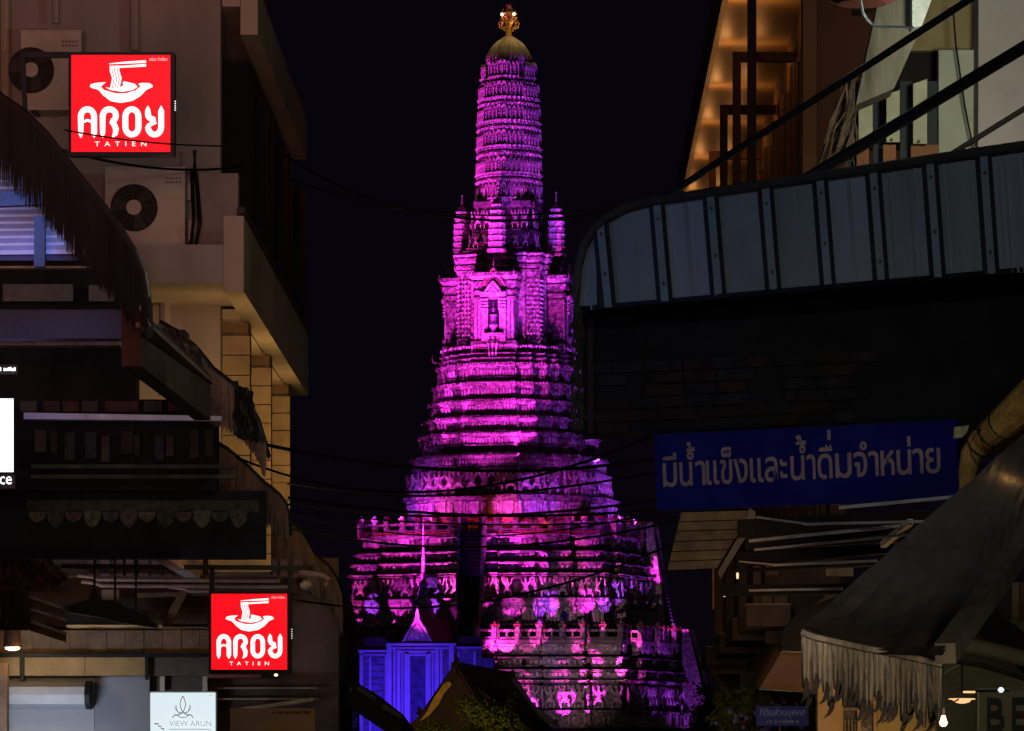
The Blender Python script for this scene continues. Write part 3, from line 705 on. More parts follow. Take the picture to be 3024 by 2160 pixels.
def aircon(x0, y0, x1, y1, fx, fy, fr, Y, label):
    c = P((x0 + x1) / 2, y1, Y); t = thing('air_conditioner', label, 'air conditioner', c, 'outdoor air conditioning units')
    m = MB(); m.pbox(x0, y0, x1, y1, Y, .34)
    bo = part('casing', m, ac_white, t)
    m = MB(); m.pbox(x0 - 3, y0 - 5, x1 + 3, y0 - 1, Y - .02, .38); part('top_cover', m, ac_white, t)
    m = MB(); r = fr / F * Y; cc = P(fx, fy, Y - .012)
    n = 32
    vs = []
    m.prism([cc + Vector((r * math.cos(2 * math.pi * k / n), 0, r * math.sin(2 * math.pi * k / n))) for k in range(n)], (0, .02, 0))
    g = part('fan_opening', m, mat('fan_shadow', (.035, .03, .03), .8, .3), t)
    m = MB(); ch = cc + Vector((0, -.035, 0)); r2 = r * .32
    m.prism([ch + Vector((r2 * math.cos(2 * math.pi * k / n), 0, r2 * math.sin(2 * math.pi * k / n))) for k in range(n)], (0, .03, 0))
    part('fan_hub', m, ac_white, g)
    for rr in (.45, .58, .71, .84, .97):
        m = MB(); m.tube([cc + Vector((r * rr * math.cos(2 * math.pi * k / 24), -.03, r * rr * math.sin(2 * math.pi * k / 24))) for k in range(25)], .003, 4, False)
        part('guard_ring', m, mat('guard_wire', (.09, .075, .07), .6), g)
    for k in range(8):
        a = k * math.pi / 4 + .1; m = MB()
        m.bar(cc + Vector((r2 * math.cos(a), -.028, r2 * math.sin(a))), cc + Vector((r * math.cos(a), -.028, r * math.sin(a))), .006, .006); part('guard_spoke', m, mat('guard_wire', (.09,) * 3), g)
    for k in range(3):
        a = k * 2.1 + .6; m = MB(); u = Vector((math.cos(a), 0, math.sin(a))); w = Vector((-math.sin(a), 0, math.cos(a)))
        m.prism([cc + u * r2 * .9 + Vector((0, -.018, 0)), cc + u * r * .93 - w * r * .1 + Vector((0, -.018, 0)), cc + u * r * .85 + w * r * .45 + Vector((0, -.018, 0)), cc + u * r2 * .9 + w * r * .25 + Vector((0, -.018, 0))], (0, .005, 0)); part('fan_blade', m, mat('fan_plastic', (.06, .05, .05), .6), g)
    m = MB()
    for i in range(2):
        for j in range(5): m.pbox(x1 - 58 + j * 10, y0 + 26 + i * 12, x1 - 51 + j * 10, y0 + 32 + i * 12, Y - .004, .01)
    part('maker_plate', m, mat('faded_print', (.26, .2, .18), .8), t, kind='stuff')
    for xx in (x0 + 30, x1 - 40):
        m = MB(); m.pbox(xx, y1, xx + 16, y1 + 7, Y + .02, .3); part('foot', m, black_m, t)
    return t
aircon(310, 498, 546, 727, 396, 614, 70, 42.6, 'dusty white outdoor air conditioner on the ledge below the upper red sign')
aircon(62, 94, 240, 325, 92, 208, 68, 43.0, 'white outdoor air conditioner half hidden behind the upper red sign and its bracket')

m = thing('security_camera', 'small pale security camera hanging under the corner of the balcony', 'camera', P(690, 885, 43.2))
q = MB(); q.tube([P(662, 880, 43.3), P(685, 876, 43.2)], .02); part('arm', q, mat('brown_metal', (.12, .06, .05)), m)
q = MB(); q.tube([P(684, 868, 43.3), P(702, 893, 43.0)], .045, 12); part('housing', q, ac_white, m)
q = MB(); q.tube([P(702, 893, 43.0), P(704, 896, 42.97)], .03, 12); part('lens', q, black_m, m)

# ---- the two red light boxes
def letters(fc, mb, d):      # AROY in a rounded, tapering display face
    def L(pts, w): fc.rib(mb, pts, w, .002, d)
    def arc(cx, cy, rx, ry, a0, a1, n=10): return [(cx + rx * math.cos(R(a0 + (a1 - a0) * k / n)), cy + ry * math.sin(R(a0 + (a1 - a0) * k / n))) for k in range(n + 1)]
    b = .148; wd = .058
    # A
    L([(.098, b - .004), (.098, .19), (.098, .36)] + arc(.165, .36, .067, .078, 180, 92, 7), [.008, .05] + [wd] * 12)
    L(arc(.165, .36, .067, .078, 100, 0, 8) + [(.232, .3), (.232, .19), (.232, b - .004)], [wd] * 11 + [.008])
    L([(.115, .305), (.165, .325), (.215, .305)], .026)
    # R
    L([(.318, b - .004), (.318, .19), (.318, .36)] + arc(.385, .36, .067, .078, 180, 92, 7), [.008, .05] + [wd] * 12)
    L(arc(.385, .372, .067, .066, 100, -58, 10) + [(.405, .305)], [wd] * 11 + [.022])
    L([(.392, .312), (.432, .285), (.452, .235), (.446, .185), (.415, b - .002)], [.022, wd, wd, .05, .008])
    # O
    L(arc(.613, .36, .066, .078, 0, 180, 12) + [(.547, .26)] + arc(.613, .255, .066, .078, 180, 360, 12) + [(.679, .36)], wd)
    # Y
    L([(.775, .472), (.774, .43), (.775, .39)] + arc(.836, .385, .061, .052, 185, 285, 7), [.008, .05] + [wd] * 9 + [.026])
    L([(.908, .472), (.908, .42), (.908, .3), (.908, .26)] + arc(.842, .255, .066, .078, 0, -175, 12) + [(.782, .272), (.82, .292), (.86, .30)], [.008] + [wd] * 16 + [.04, .02])
    # noodles, chopsticks, bowl
    L([(.385, .905), (.56, .918), (.755, .928)], [.006, .02, .026]); L([(.40, .868), (.56, .878), (.755, .890)], [.018, .02, .026])
    for k in range(4):
        x = .398 + k * .026
        L([(x, .885), (x + .002, .83), (x + .024, .76), (x + .014, .70), (x + .004, .655)], .017)
    bowl = [(.195, .665), (.225, .70), (.29, .705), (.355, .715), (.42, .70)]
    fc.poly(mb, [(.19, .668), (.20, .695), (.25, .708), (.35, .715), (.32, .69), (.30, .67), (.33, .635), (.45, .60), (.55, .60), (.65, .63), (.70, .67), (.68, .70), (.72, .708), (.79, .705), (.82, .685), (.82, .665), (.76, .64), (.70, .575), (.62, .525), (.50, .503), (.40, .522), (.33, .575), (.27, .64), (.225, .652)], .002, d)
    fc.poly(mb, [(.345, .665), (.40, .635), (.52, .617), (.62, .635), (.67, .668), (.64, .70), (.53, .725), (.52, .71), (.53, .685), (.49, .66), (.42, .65), (.37, .66)], .002, d)
    L([(.33, .60), (.45, .565), (.60, .565), (.68, .60)], .004)
def red_sign(x0, y0, x1, y1, Y, label, arms):
    t = thing('hanging_sign', label, 'sign', P((x0 + x1) / 2, y1, Y), 'square red light box signs'); th = .16
    m = MB(); m.pbox(x0 - 6, y0 - 6, x1 + 12, y1 + 10, Y, th); part('cabinet', m, black_m, t)
    m = MB()
    for a, b, c, d in ((x0 - 8, y0 - 8, x1 + 12, y0), (x0 - 8, y1, x1 + 12, y1 + 12), (x0 - 8, y0, x0, y1), (x1, y0, x1 + 12, y1)): m.pbox(a, b, c, d, Y - .03, .03)
    part('rim', m, black_m, t)
    m = MB(); m.pbox(x0, y0, x1, y1, Y - .012, .012); fce = part('lit_face', m, red_e, t)
    fc = Face(P(x0, y1, Y - .012), P(x1, y1, Y - .012), P(x0, y0, Y - .012))
    if fc.N.y > 0: fc.N = -fc.N
    m = MB(); letters(fc, m, .006); part('emblem_and_name', m, white_e, fce)
    m = MB(); text_on(m, fc, 'T  A  T  I  E  N', .24, .76, .058, .105, .005); part('lettering', m, white_e, fce)
    m = MB(); text_on(m, fc, 'อร่อย ท่าเตียน', .79, .97, .935, .975, .005); part('small_lettering', m, mat('pink_print', (.9, .6, .6), emit=(1, .55, .55), es=1), fce)
    for k in range(5):
        m = MB(); xx = x1 + 12; yy = (y0 + y1) / 2 + 6 + (k - 2) * 6.5; m.lathe([(zat(yy, Y) - .004, .006), (zat(yy, Y), .008), (zat(yy, Y) + .004, .006)], (xat(xx + 1, Y), Y + .02), 8); part('led', m, led_e, t)
    for a, b, w in arms:
        m = MB(); m.bar(P(*a), P(*b), w, w); part('bracket_arm', m, black_m, t)
    return t
red_sign(210, 162, 503, 449, 35.0, 'upper square red light box with white bowl and AROY lettering, on the house front',
         [((60, 163, 35.08), (205, 163, 35.08), .045), ((75, 455, 35.08), (205, 455, 35.08), .045), ((66, 163, 35.1), (80, 455, 35.1), .04), ((70, 163, 35.1), (70, 163, 43.6), .04)])
red_sign(624, 1754, 848, 1978, 46.6, 'lower square red light box with white bowl and AROY lettering, hung from a bar',
         [((626, 1676, 46.65), (626, 1748, 46.65), .05), ((856, 1676, 46.65), (856, 1748, 46.65), .035), ((180, 1673, 46.65), (925, 1678, 46.65), .05)])

# ---- row of cloth-fringed lane awnings
def interp(pts, t):
    L = [0]
    for a, b in zip(pts, pts[1:]): L.append(L[-1] + math.dist(a, b))
    s = t * L[-1]
    for i in range(len(pts) - 1):
        if s <= L[i + 1] or i == len(pts) - 2:
            u = (s - L[i]) / (L[i + 1] - L[i]); return (pts[i][0] + (pts[i + 1][0] - pts[i][0]) * u, pts[i][1] + (pts[i + 1][1] - pts[i][1]) * u)
def awning(Y, pts, hang, label, m_fr, depth=1.2, seed=1, n=150, roofm=None, hoop=.035):
    t = thing('cloth_awning', label, 'awning', P(pts[-1][0], pts[-1][1], Y), 'curved cloth fringed awnings along the left side')
    rg = random.Random(seed)
    m = MB(); m.tube([P(x, y, Y) for x, y in pts], hoop, 8); part('front_hoop', m, black_m, t)
    m = MB()
    for k in range(len(pts) - 1):
        a, b = P(*pts[k], Y), P(*pts[k + 1], Y); m.prism([a, b, b + Vector((0, depth, 0)), a + Vector((0, depth, 0))], (-.02, 0, -.03))
    part('roof_sheet', m, roofm or dark_m, t)
    m = MB(); sc = Y / F
    for i in range(n):
        u = (i + rg.uniform(-.3, .3)) / n; x, y = interp(pts, min(max(u, 0), 1)); u = i / n
        h = hang(u) * rg.uniform(.90, 1.04); w = rg.uniform(.6, 1.1) * 2.1 * 500 / n
        a = P(x, y + 2, Y - .03 - rg.uniform(0, .05)); k_ = rg.uniform(-.3, .3) * w
        q0 = P(x + k_, y + h * .55, Y - .04 - rg.uniform(0, .07)); q1 = P(x + k_ * 1.5, y + h, Y - .02 - rg.uniform(0, .06)); ww = w * sc
        vs = [a + Vector((-ww, 0, 0)), a + Vector((ww, 0, 0)), q0 + Vector((ww * .9, 0, 0)), q0 - Vector((ww * .9, 0, 0)), q1 + Vector((ww * .25, 0, 0)), q1 - Vector((ww * .25, 0, 0))]
        bk = [v + Vector((0, .008, 0)) for v in vs]
        m.add(vs + bk, [(0, 1, 2, 3), (3, 2, 4, 5), (7, 6, 9, 8), (8, 9, 11, 10), (1, 7, 8, 2), (2, 8, 10, 4), (0, 3, 9, 6), (3, 5, 11, 9), (0, 6, 7, 1), (4, 10, 11, 5)])
    part('cloth_fringe', m, m_fr, t, kind='stuff')
    return t
a1 = awning(26.0, [(-90, 150), (-20, 270), (0, 292), (60, 332), (130, 400), (200, 490), (280, 590), (340, 665), (390, 745), (417, 810), (428, 880), (430, 965)],
            lambda u: 250 - 120 * max(0, u - .55) if u < .8 else 200 * (1.02 - u) + 60, 'nearest dark curved awning of ragged cloth, left of the lower outdoor unit', fr_dark, .5, 3, 420)
a2 = awning(36.6, [(470, 955), (520, 985), (575, 1030), (625, 1092), (680, 1135), (725, 1185), (756, 1240), (772, 1290), (782, 1325)],
            lambda u: 210 - 120 * u, 'ragged curved awning in front of the warm lit pillars', fr_brown, .8, 5, 220)
a3 = awning(39.8, [(600, 1290), (668, 1330), (722, 1376), (775, 1428), (818, 1462), (838, 1488), (846, 1520), (848, 1560)],
            lambda u: 170 - 80 * u, 'third curved awning with long brown cloth strands, above the lower red sign', fr_brown, .8, 9, 200)
a4 = awning(49.0, [(745, 1520), (830, 1530), (880, 1565), (905, 1605), (925, 1640), (965, 1672), (990, 1710), (1003, 1750), (1006, 1790)],
            lambda u: 150 - 60 * u, 'farthest curved brown cloth awning, right of the lower red sign', fr_brown, 1.5, 12, 160)
# long timber beam and gutter joining the first two awnings
bt = thing('lane_roof_beam', 'slanting brown timber beam running back under the dark awnings', 'beam', P(380, 1000, 27))
m = MB(); m.bar(P(388, 1000, 27.0), P(598, 1175, 33.5), .12, .34); part('beam', m, mat('lane_beam_timber', (.048, .026, .019), .85, .45, 3, .3), bt)
m = MB(); m.bar(P(420, 960, 26.6), P(612, 1130, 33.6), .10, .03); part('gutter', m, mat('dull_tin', (.16, .13, .11), .6), bt)
# tangled tarpaulin and debris on the second roof
rg = random.Random(4)
def rag(pts, Y, mm, label, cat='tarpaulin', nx=14, ny=8, amp=.06, th=.02):
    m = MB(); (x0, y0), (x1, y1), (x2, y2), (x3, y3) = pts; V = []
    for j in range(ny + 1):
        for i in range(nx + 1):
            u, v = i / nx, j / ny; x = (x0 * (1 - u) + x1 * u) * (1 - v) + (x3 * (1 - u) + x2 * u) * v; y = (y0 * (1 - u) + y1 * u) * (1 - v) + (y3 * (1 - u) + y2 * u) * v
            e = 6 if (i in (0, nx) or j in (0, ny)) else 3
            V.append(P(x + rg.uniform(-e, e), y + rg.uniform(-e, e), Y + rg.uniform(-amp, amp)))
    n = len(V); W_ = nx + 1
    F1 = [(j * W_ + i, j * W_ + i + 1, (j + 1) * W_ + i + 1, (j + 1) * W_ + i) for j in range(ny) for i in range(nx)]
    V2 = [v + Vector((0, th, 0)) for v in V]
    m.add(V + V2, F1 + [tuple(a + n for a in reversed(f)) for f in F1])
    return solo('tarpaulin', m, mm, label, cat)
rag([(440, 962), (545, 975), (620, 1080), (520, 1092)], 35.5, mat('old_tarpaulin', (.13, .11, .075), .9, .6, 4, .6), 'crumpled olive tarpaulin heaped on the roof below the balcony ledge')
rag([(690, 1120), (745, 1160), (780, 1310), (690, 1290)], 36.2, mat('dark_green_net', (.03, .034, .026), .95, .6, 9, .6), 'dark green netting bundled at the end of the second awning')

# ---- blue-lit corrugated roof seen through the first awning, with its struts
br = thing('corrugated_roof', 'corrugated roof underside lit blue-white behind the nearest awning', 'roof', P(60, 740, 30))
fc = Face(P(-60, 745, 29.6), P(330, 745, 29.6), P(-60, 400, 31.6))
for i in range(17):
    v = i / 17; yv = 745 - 345 * v; xr = (230 if yv > 730 else 60 + (yv - 560) * .95 if yv > 560 else (yv - 470) * .65) + 25; ur = (xr + 60) / 390
    if ur < .12: continue
    m = MB(); fc.poly(m, [(0, v), (ur, v + .012 * ur), (ur, v + .038 + .012 * ur), (0, v + .038)], -.02, .01); part('roof_rib', m, mat('lit_rib_metal', (.62, .66, .74), .5, .15, 1), br)  # pale ribs on a dark sheet: bands of light and shade put into colour
m = MB(); fc.poly(m, [(0, 0), (.75, 0), (.55, .2), (.37, .5), (.18, .8), (0, .8)], -.06, -.03); part('roof_sheet', m, mat('shaded_sheet_metal', (.07, .08, .12), .5, .25, 1), br)
for pts_, w in (((-10, 592, 29.0, 130, 585, 29.0), .09), ((118, 640, 29.0, 118, 790, 29.0), .07)):
    m = MB(); m.bar(P(*pts_[:3]), P(*pts_[3:]), w, w); part('strut', m, black_m, br)
lamp('POINT', P(40, 1290, 34.5), 6, (.40, .42, 1.0), size=.3)
lamp('AREA', P(-60, 560, 28.0), 22, (.14, .26, 1.0), target=P(100, 620, 30.3), size=.25)

# ---- dark shop front behind the awnings
sf = thing('shop_front', 'unlit shop front of dark boards with pale ledges under the left awnings', 'shop front', P(300, 1600, 37))
Y0 = 37.4
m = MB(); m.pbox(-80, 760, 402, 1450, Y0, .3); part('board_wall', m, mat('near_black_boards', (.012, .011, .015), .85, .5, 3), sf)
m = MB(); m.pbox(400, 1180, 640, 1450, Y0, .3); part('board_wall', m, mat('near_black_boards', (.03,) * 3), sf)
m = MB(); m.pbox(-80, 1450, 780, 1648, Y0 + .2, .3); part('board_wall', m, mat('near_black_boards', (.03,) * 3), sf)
m = MB(); m.pbox(-60, 786, 268, 792, 30.5, .1); part('pale_ledge', m, mat('thin_pale_edge', (.40, .37, .33), .8, .5, 6), sf)  # thin pale line along the ledge
for a, b in (((8, 840), (215, 890)), ((262, 842), (340, 890))):
    m = MB(); m.pbox(*a, *b, Y0 - .15, .05); part('window_panel', m, mat('dull_grey_glass', (.13, .13, .12), .4, .35, 2), sf)
m = MB(); m.pbox(-60, 1002, 352, 1020, 31.5, .16); part('pale_ledge', m, mat('lit_lintel_grey', (.16, .16, .18), .8, .6, 5, .5), sf)  # lit strip of the lintel put into a paler grey
m = MB(); m.prism([P(-60, 915, 30.9), P(362, 915, 30.9), P(362, 1000, 30.9), P(-60, 1000, 30.9)], (0, .2, 0)); part('dark_fascia', m, black_m, sf)
m = MB(); fcx = [(70, 1219), (655, 1229), (650, 1243), (70, 1238)]; m.ppoly(fcx, 35.4, .12); part('pale_ledge', m, mat('lit_ledge_blue', (.52, .50, .58), .8, .25, 5, .4), sf)  # lit edge of the shop lintel put into a pale blue-grey
rg = random.Random(11)
for i in range(9):
    x = 60 + i * 62 + rg.uniform(-8, 8); m = MB(); m.pbox(x, 1185, x + rg.uniform(40, 56), 1216, Y0 - .2, .06); part('shutter_panel', m, mat('dim_red_shutter' if i % 3 else 'dim_grey_shutter', (.075, .04, .04) if i % 3 else (.07, .065, .07), .8, .5, 4), sf)
for i in range(11):
    x = 100 + i * 50 + rg.uniform(-10, 10); w = rg.uniform(16, 44); m = MB(); m.pbox(x, 1268 + rg.uniform(0, 20), x + w, 1335 + rg.uniform(0, 30), Y0 - .3, .12)
    o = part('stored_box', m, mat('stored_goods_%d' % (i % 4), [(.05, .042, .042), (.042, .028, .028), (.036, .038, .028), (.028, .03, .042)][i % 4], .9, .6, 5), sf)
for y in (1372, 1402):
    m = MB(); m.pbox(90, y, 700, y + 12, Y0 - .35, .1); part('shelf', m, mat('olive_shelf', (.06, .058, .035), .8, .5, 3), sf)
# scalloped valance
va = thing('scalloped_valance', 'dark flowered valance with scalloped hem hanging across the shop front', 'valance', P(400, 1560, 36.8))
m = MB(); m.pbox(80, 1478, 765, 1512, 36.8, .03); part('valance_band', m, mat('valance_green', (.045, .045, .03), .95, .6, 14), va)
for i in range(12):
    x = 110 + i * 54; m = MB(); h = 34 + (i % 2) * 16
    m.ppoly([(x - 26, 1510), (x + 26, 1510), (x + 24, 1510 + h * .5), (x + 12, 1510 + h * .85), (x, 1510 + h), (x - 12, 1510 + h * .85), (x - 24, 1510 + h * .5)], 36.8 - .01 * (i % 2), .03)
    part('valance_scallop', m, mat('valance_flower_%d' % (i % 3), [(.10, .09, .055), (.05, .05, .035), (.085, .06, .045)][i % 3], .95, .7, 22), va)

# ---- lit white sign at the picture's edge
ws = thing('light_box_sign', 'blank white glowing light box at the left edge above the letters ce', 'sign', P(-40, 1400, 27))
m = MB(); m.pbox(-250, 1175, 41, 1396, 27.0, .12); part('cabinet', m, black_m, ws)
m = MB(); m.pbox(-248, 1178, 39, 1394, 26.99, .01); part('lit_face', m, bwhite_e, ws)
fc = Face(P(-100, 1440, 26.98), P(40, 1440, 26.98), P(-100, 1400, 26.98)); fc.N = Vector((0, -1, 0))
m = MB(); m.pbox(-250, 1400, 44, 1444, 27.02, .06); part('letter_board', m, black_m, ws)
m = MB(); text_on(m, fc, 'ce', .715, .965, .22, .80, .012); part('lettering', m, bwhite_e, ws)
m = MB(); m.pbox(-250, 1078, 52, 1106, 27.02, .06); part('letter_board', m, black_m, ws)
m = MB(); fc = Face(P(-60, 1100, 26.98), P(50, 1100, 26.98), P(-60, 1082, 26.98)); fc.N = Vector((0, -1, 0)); worn_line(m, fc, .1, .98, .15, .85, 16, .012, 3); part('script_lettering', m, bwhite_e, ws)

# ---- ground-floor restaurant front, lower left
rf = thing('restaurant_front', 'restaurant front with brown fascia boards, gold panel and pale wall at lower left', 'shop front', P(300, 2160, 48.6))
YB = 48.6
m = MB(); m.pbox(-80, 1648, 1000, 2420, YB + .5, .3); part('back_wall', m, mat('mauve_wall', (.14, .095, .09), .9, .3, 1.5), rf)
xs = list(range(258, 880, 38))
for i, x in enumerate(xs):
    w = 28 if i % 3 else 22
    m = MB(); m.pbox(x, 1652, x + w, 1704, YB + .2, .04); part('shutter_panel', m, mat('mauve_shutter', (.22, .135, .14), .85, .35, 4), rf)
m = MB(); m.pbox(200, 1700, 905, 1706, YB + .1, .05); part('rail', m, wood, rf)
for y, x0, x1 in ((1712, 290, 828), (1730, 300, 850), (1746, 560, 830)):
    m = MB(); m.tube([P(x0 - 60, y - 12, YB - .2), P(x0 - 20, y - 8, YB - .2), P(x0, y, YB - .2), P(x1, y + 4, YB - .2)], .022, 8); part('wall_pipe', m, mat('pinkish_conduit', (.33, .22, .21), .6), rf)
m = MB(); m.tube([P(885, 1690, YB - .6), P(920, 1696, YB - .6), P(955, 1700, YB - .6), P(972, 1712, YB - .6), P(962, 1730, YB - .6)], .03, 8); part('hose', m, mat('pinkish_conduit', (.3,) * 3), rf)
m = MB(); m.lathe([(zat(1742, 48), .03), (zat(1734, 48), .07), (zat(1722, 48), .07), (zat(1716, 48), .03)], (xat(905, 48), 48.0), 12); part('wall_lamp', m, plaster, rf)
m = MB(); m.bar(P(545, 1745, YB - .1), P(490, 1850, YB - .1), .09, .09); part('brace', m, wood, rf)
m = MB(); m.bar(P(400, 1760, YB), P(630, 1752, YB), .05, .05); part('brace', m, wood, rf)
m = MB(); m.pbox(300, 1742, 352, 1772, YB + .1, .1); part('light_box', m, mat('dim_cream_board', (.34, .25, .16), .9, .3, 3), rf)
m = MB(); m.pbox(405, 1800, 615, 1842, YB + .2, .06); part('cream_board', m, mat('dim_cream_board2', (.24, .17, .11), .9, .3, 3), rf)
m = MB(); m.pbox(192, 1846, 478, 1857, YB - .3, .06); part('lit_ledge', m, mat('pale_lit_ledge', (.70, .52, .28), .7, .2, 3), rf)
m = MB(); m.pbox(478, 1852, 620, 1860, YB - .3, .06); part('ledge', m, plaster, rf)
for i in range(13):      # fascia boards
    x = -70 + i * 55; m = MB(); m.pbox(x, 1862, x + 54, 1930, YB - .35 + (i % 2) * .01, .06); part('fascia_board', m, mat('brown_fascia', (.19, .125, .08), .85, .4, 5, .4), rf)
m = MB(); m.pbox(-80, 1930, 620, 1940, YB - .42, .1); part('gutter_edge', m, black_m, rf)
for i, (x0, x1) in enumerate(((-80, 58), (72, 250), (251, 428), (440, 620))):
    m = MB(); m.pbox(x0, 1942, x1, 1996, YB - .25, .06); part('gold_panel', m, mat('tan_panel', (.42, .27, .12), .8, .3, 2.5) if i < 3 else mat('tan_panel_dim', (.14, .1, .08), .8, .3, 3), rf)
for x, y1 in ((60, 2010), (428, 2008)):
    m = MB(); m.pbox(x, 1940, x + 10, y1, YB - .34, .08); part('hanger', m, black_m, rf)
m = MB(); m.pbox(18, 1998, 278, 2420, YB - .1, .2); part('pale_wall', m, mat('blue_white_wall', (.42, .43, .46), .8, .12, 1.2), rf)
m = MB(); m.pbox(279, 1998, 441, 2420, YB - .12, .2); part('pale_wall', m, mat('blue_grey_wall', (.28, .29, .34), .8, .12, 1.2), rf)
m = MB(); m.pbox(449, 1998, 610, 2420, YB, .1); part('brown_wall', m, mat('brown_wall', (.13, .10, .085), .9, .3, 2), rf)
for x in (472, 598):
    m = MB(); m.pbox(x, 1998, x + 14, 2044, YB - .1, .05); part('window_frame', m, ac_white, rf)
m = MB(); m.pbox(612, 1992, 770, 2002, YB - .6, .1); part('red_tube', m, mat('dim_red_tube', (.25, .08, .07), .6), rf)
m = MB(); m.pbox(610, 2005, 1000, 2420, YB + .3, .1); part('dark_wall', m, mat('dark_brown_wall', (.085, .055, .045), .9, .4, 3), rf)
for i, y in enumerate((2030, 2062)):
    m = MB(); m.pbox(640, y, 940, y + 5, YB + .2, .06); part('rail', m, wood2, rf)
m = MB(); m.bar(P(700, 2098, YB), P(925, 2066, YB), .05, .04); part('brace', m, wood2, rf)
# pale rounded wall air conditioner casing
wa = thing('roller_housing', 'pale rounded metal shutter housing on the bluish white wall', 'shutter housing', P(140, 2095, YB - .3))
m = MB(); prof = []
zc, rz = (zat(2016, YB) + zat(2094, YB)) / 2, (zat(2016, YB) - zat(2094, YB)) / 2
pr = [(YB - .12, zc + rz), (YB - .3, zc + rz), (YB - .42, zc + rz * .6), (YB - .46, zc), (YB - .42, zc - rz * .7), (YB - .3, zc - rz), (YB - .12, zc - rz)]
m.prism([(xat(22, YB), a, b) for a, b in pr], (xat(262, YB) - xat(22, YB), 0, 0)); part('casing', m, mat('pale_blue_metal', (.44, .47, .52), .45, .18, 2), wa)
m = MB(); m.prism([(xat(262, YB), YB - .12 + (a - YB + .12) * 1.05, zc + (b - zc) * 1.06) for a, b in pr], (.05, 0, 0)); part('end_cap', m, black_m, wa)
lamp('AREA', P(60, 2250, 46.6), 22, (.76, .84, 1.0), target=P(150, 2080, YB), size=.5)
# post at the far left edge
m = MB(); m.pbox(-20, 1960, 20, 2420, 47.6, .2); solo('wooden_post', m, wood, 'dark timber post at the left edge beside the pale wall', 'post')
# downlight cone lamp
ll = thing('wall_downlight', 'dark metal downlight glowing warm above the gold panel', 'lamp', P(37, 1920, 47.6))
m = MB(); zb = zat(1912, 47.6); m.lathe([(zb, .10), (zb + .18, .085), (zb + .2, .03)], (xat(37, 47.6), 47.6), 16); part('shade', m, mat('rusty_lamp_shade', (.10, .04, .02), .6), ll)
m = MB(); m.lathe([(zb - .035, .03), (zb - .02, .075), (zb + .0, .08)], (xat(37, 47.6), 47.6), 16); part('bulb', m, mat('downlight_bulb', (1, .9, .7), emit=(1, .86, .62), es=5), ll)
lamp('POINT', P(60, 1945, 47.5), 6.0, (1.0, .60, .22), size=.05)
# black cloth bundle slung on cords
bd = thing('slung_cloth', 'black cloth bundle slung on three cords below the dark valance', 'cloth bundle', P(330, 1860, 45.5))
m = MB(); pts_ = [(190, 1792), (262, 1770), (272, 1740), (284, 1738), (292, 1770), (345, 1776), (360, 1790), (392, 1800), (400, 1790), (408, 1810), (440, 1822), (462, 1848), (452, 1852), (350, 1838), (290, 1822), (200, 1808)]
m.ppoly(pts_, 45.5, .35); part('cloth', m, black_m, bd)
for x, y in ((279, 1740), (340, 1778), (402, 1800)):
    m = MB(); m.tube([P(x, 1560, 45.7), P(x, y, 45.7)], .012, 6); part('cord', m, black_m, bd)
# brown blankets on the far left and slanting struts
rag([(0, 1630), (90, 1650), (200, 1740), (0, 1745)], 44.5, mat('brown_blanket', (.16, .095, .07), .95, .4, 3), 'rounded brown blanket roll at the left edge above the restaurant fascia', 'blanket', 16, 8, .1, .1)
rag([(85, 1655), (150, 1655), (200, 1700), (180, 1750)], 44.2, mat('brown_blanket2', (.20, .13, .09), .95, .4, 3), 'second brown blanket roll resting against the first', 'blanket', 12, 8, .08, .1)
rag([(0, 1720), (80, 1710), (90, 1850), (0, 1850)], 44.8, mat('olive_cloth', (.10, .08, .05), .95, .4, 3), 'olive cloth hanging at the left edge beneath the blanket rolls', 'cloth', 12, 8, .06, .05)
st = thing('slat_rack', 'rack of thin slanting slats with pale edges beside the hanging olive cloth', 'rack', P(120, 1860, 45))
for i, (a, b) in enumerate((((62, 1756), (190, 1798)), ((60, 1792), (195, 1832)), ((62, 1828), (195, 1872)))):
    m = MB(); m.bar(P(*a, 45.0), P(*b, 45.6), .03, .028); part('slat', m, mat('pale_slat_edge', (.42, .34, .28), .7), st)
    m = MB(); m.ppoly([(a[0], a[1] + 4), (b[0], b[1] + 4), (b[0], b[1] + 26), (a[0], a[1] + 26)], 45.3, .03); part('board', m, wood, st)
# VIEW ARUN light box
va = thing('light_box_sign', 'white light box with line lotus drawing and VIEW ARUN lettering, under the lower red sign', 'sign', P(540, 2200, 45))
m = MB(); m.pbox(441, 2042, 639, 2330, 45.0, .12); part('cabinet', m, mat('pale_box_edge', (.5, .6, .62), .5), va)
m = MB(); m.pbox(444, 2046, 636, 2326, 44.99, .01); lf = part('lit_face', m, panel_e, va)
fc = Face(P(444, 2326, 44.98), P(636, 2326, 44.98), P(444, 2046, 44.98)); fc.N = Vector((0, -1, 0))
def fy(y): return (2326 - y) / 280
def fx(x): return (x - 444) / 192
def curve(mb, pts, w=.012):
    fc.rib(mb, [(fx(x), fy(y)) for x, y in pts], w, 0, .004)
m = MB()
cx, cy = 540, 2080
for sg in (-1, 1):
    curve(m, [(cx, 2056)] + [(cx + sg * 8 * math.sin(math.pi * k / 8), 2056 + 48 * k / 8) for k in range(1, 9)] + [(cx - sg * 4, 2107), (cx - sg * 14, 2112), (cx - sg * 24, 2112), (cx - sg * 31, 2120)])
    curve(m, [(cx + sg * 4, 2106), (cx + sg * 14, 2103), (cx + sg * 22, 2094), (cx + sg * 24, 2086), (cx + sg * 20, 2083), (cx + sg * 18, 2096), (cx + sg * 13, 2106)], .009)
curve(m, [(cx - 22, 2110), (cx - 10, 2118), (cx, 2120), (cx + 10, 2118), (cx + 22, 2110)], .008)
part('lotus_drawing', m, glyph_d, lf)
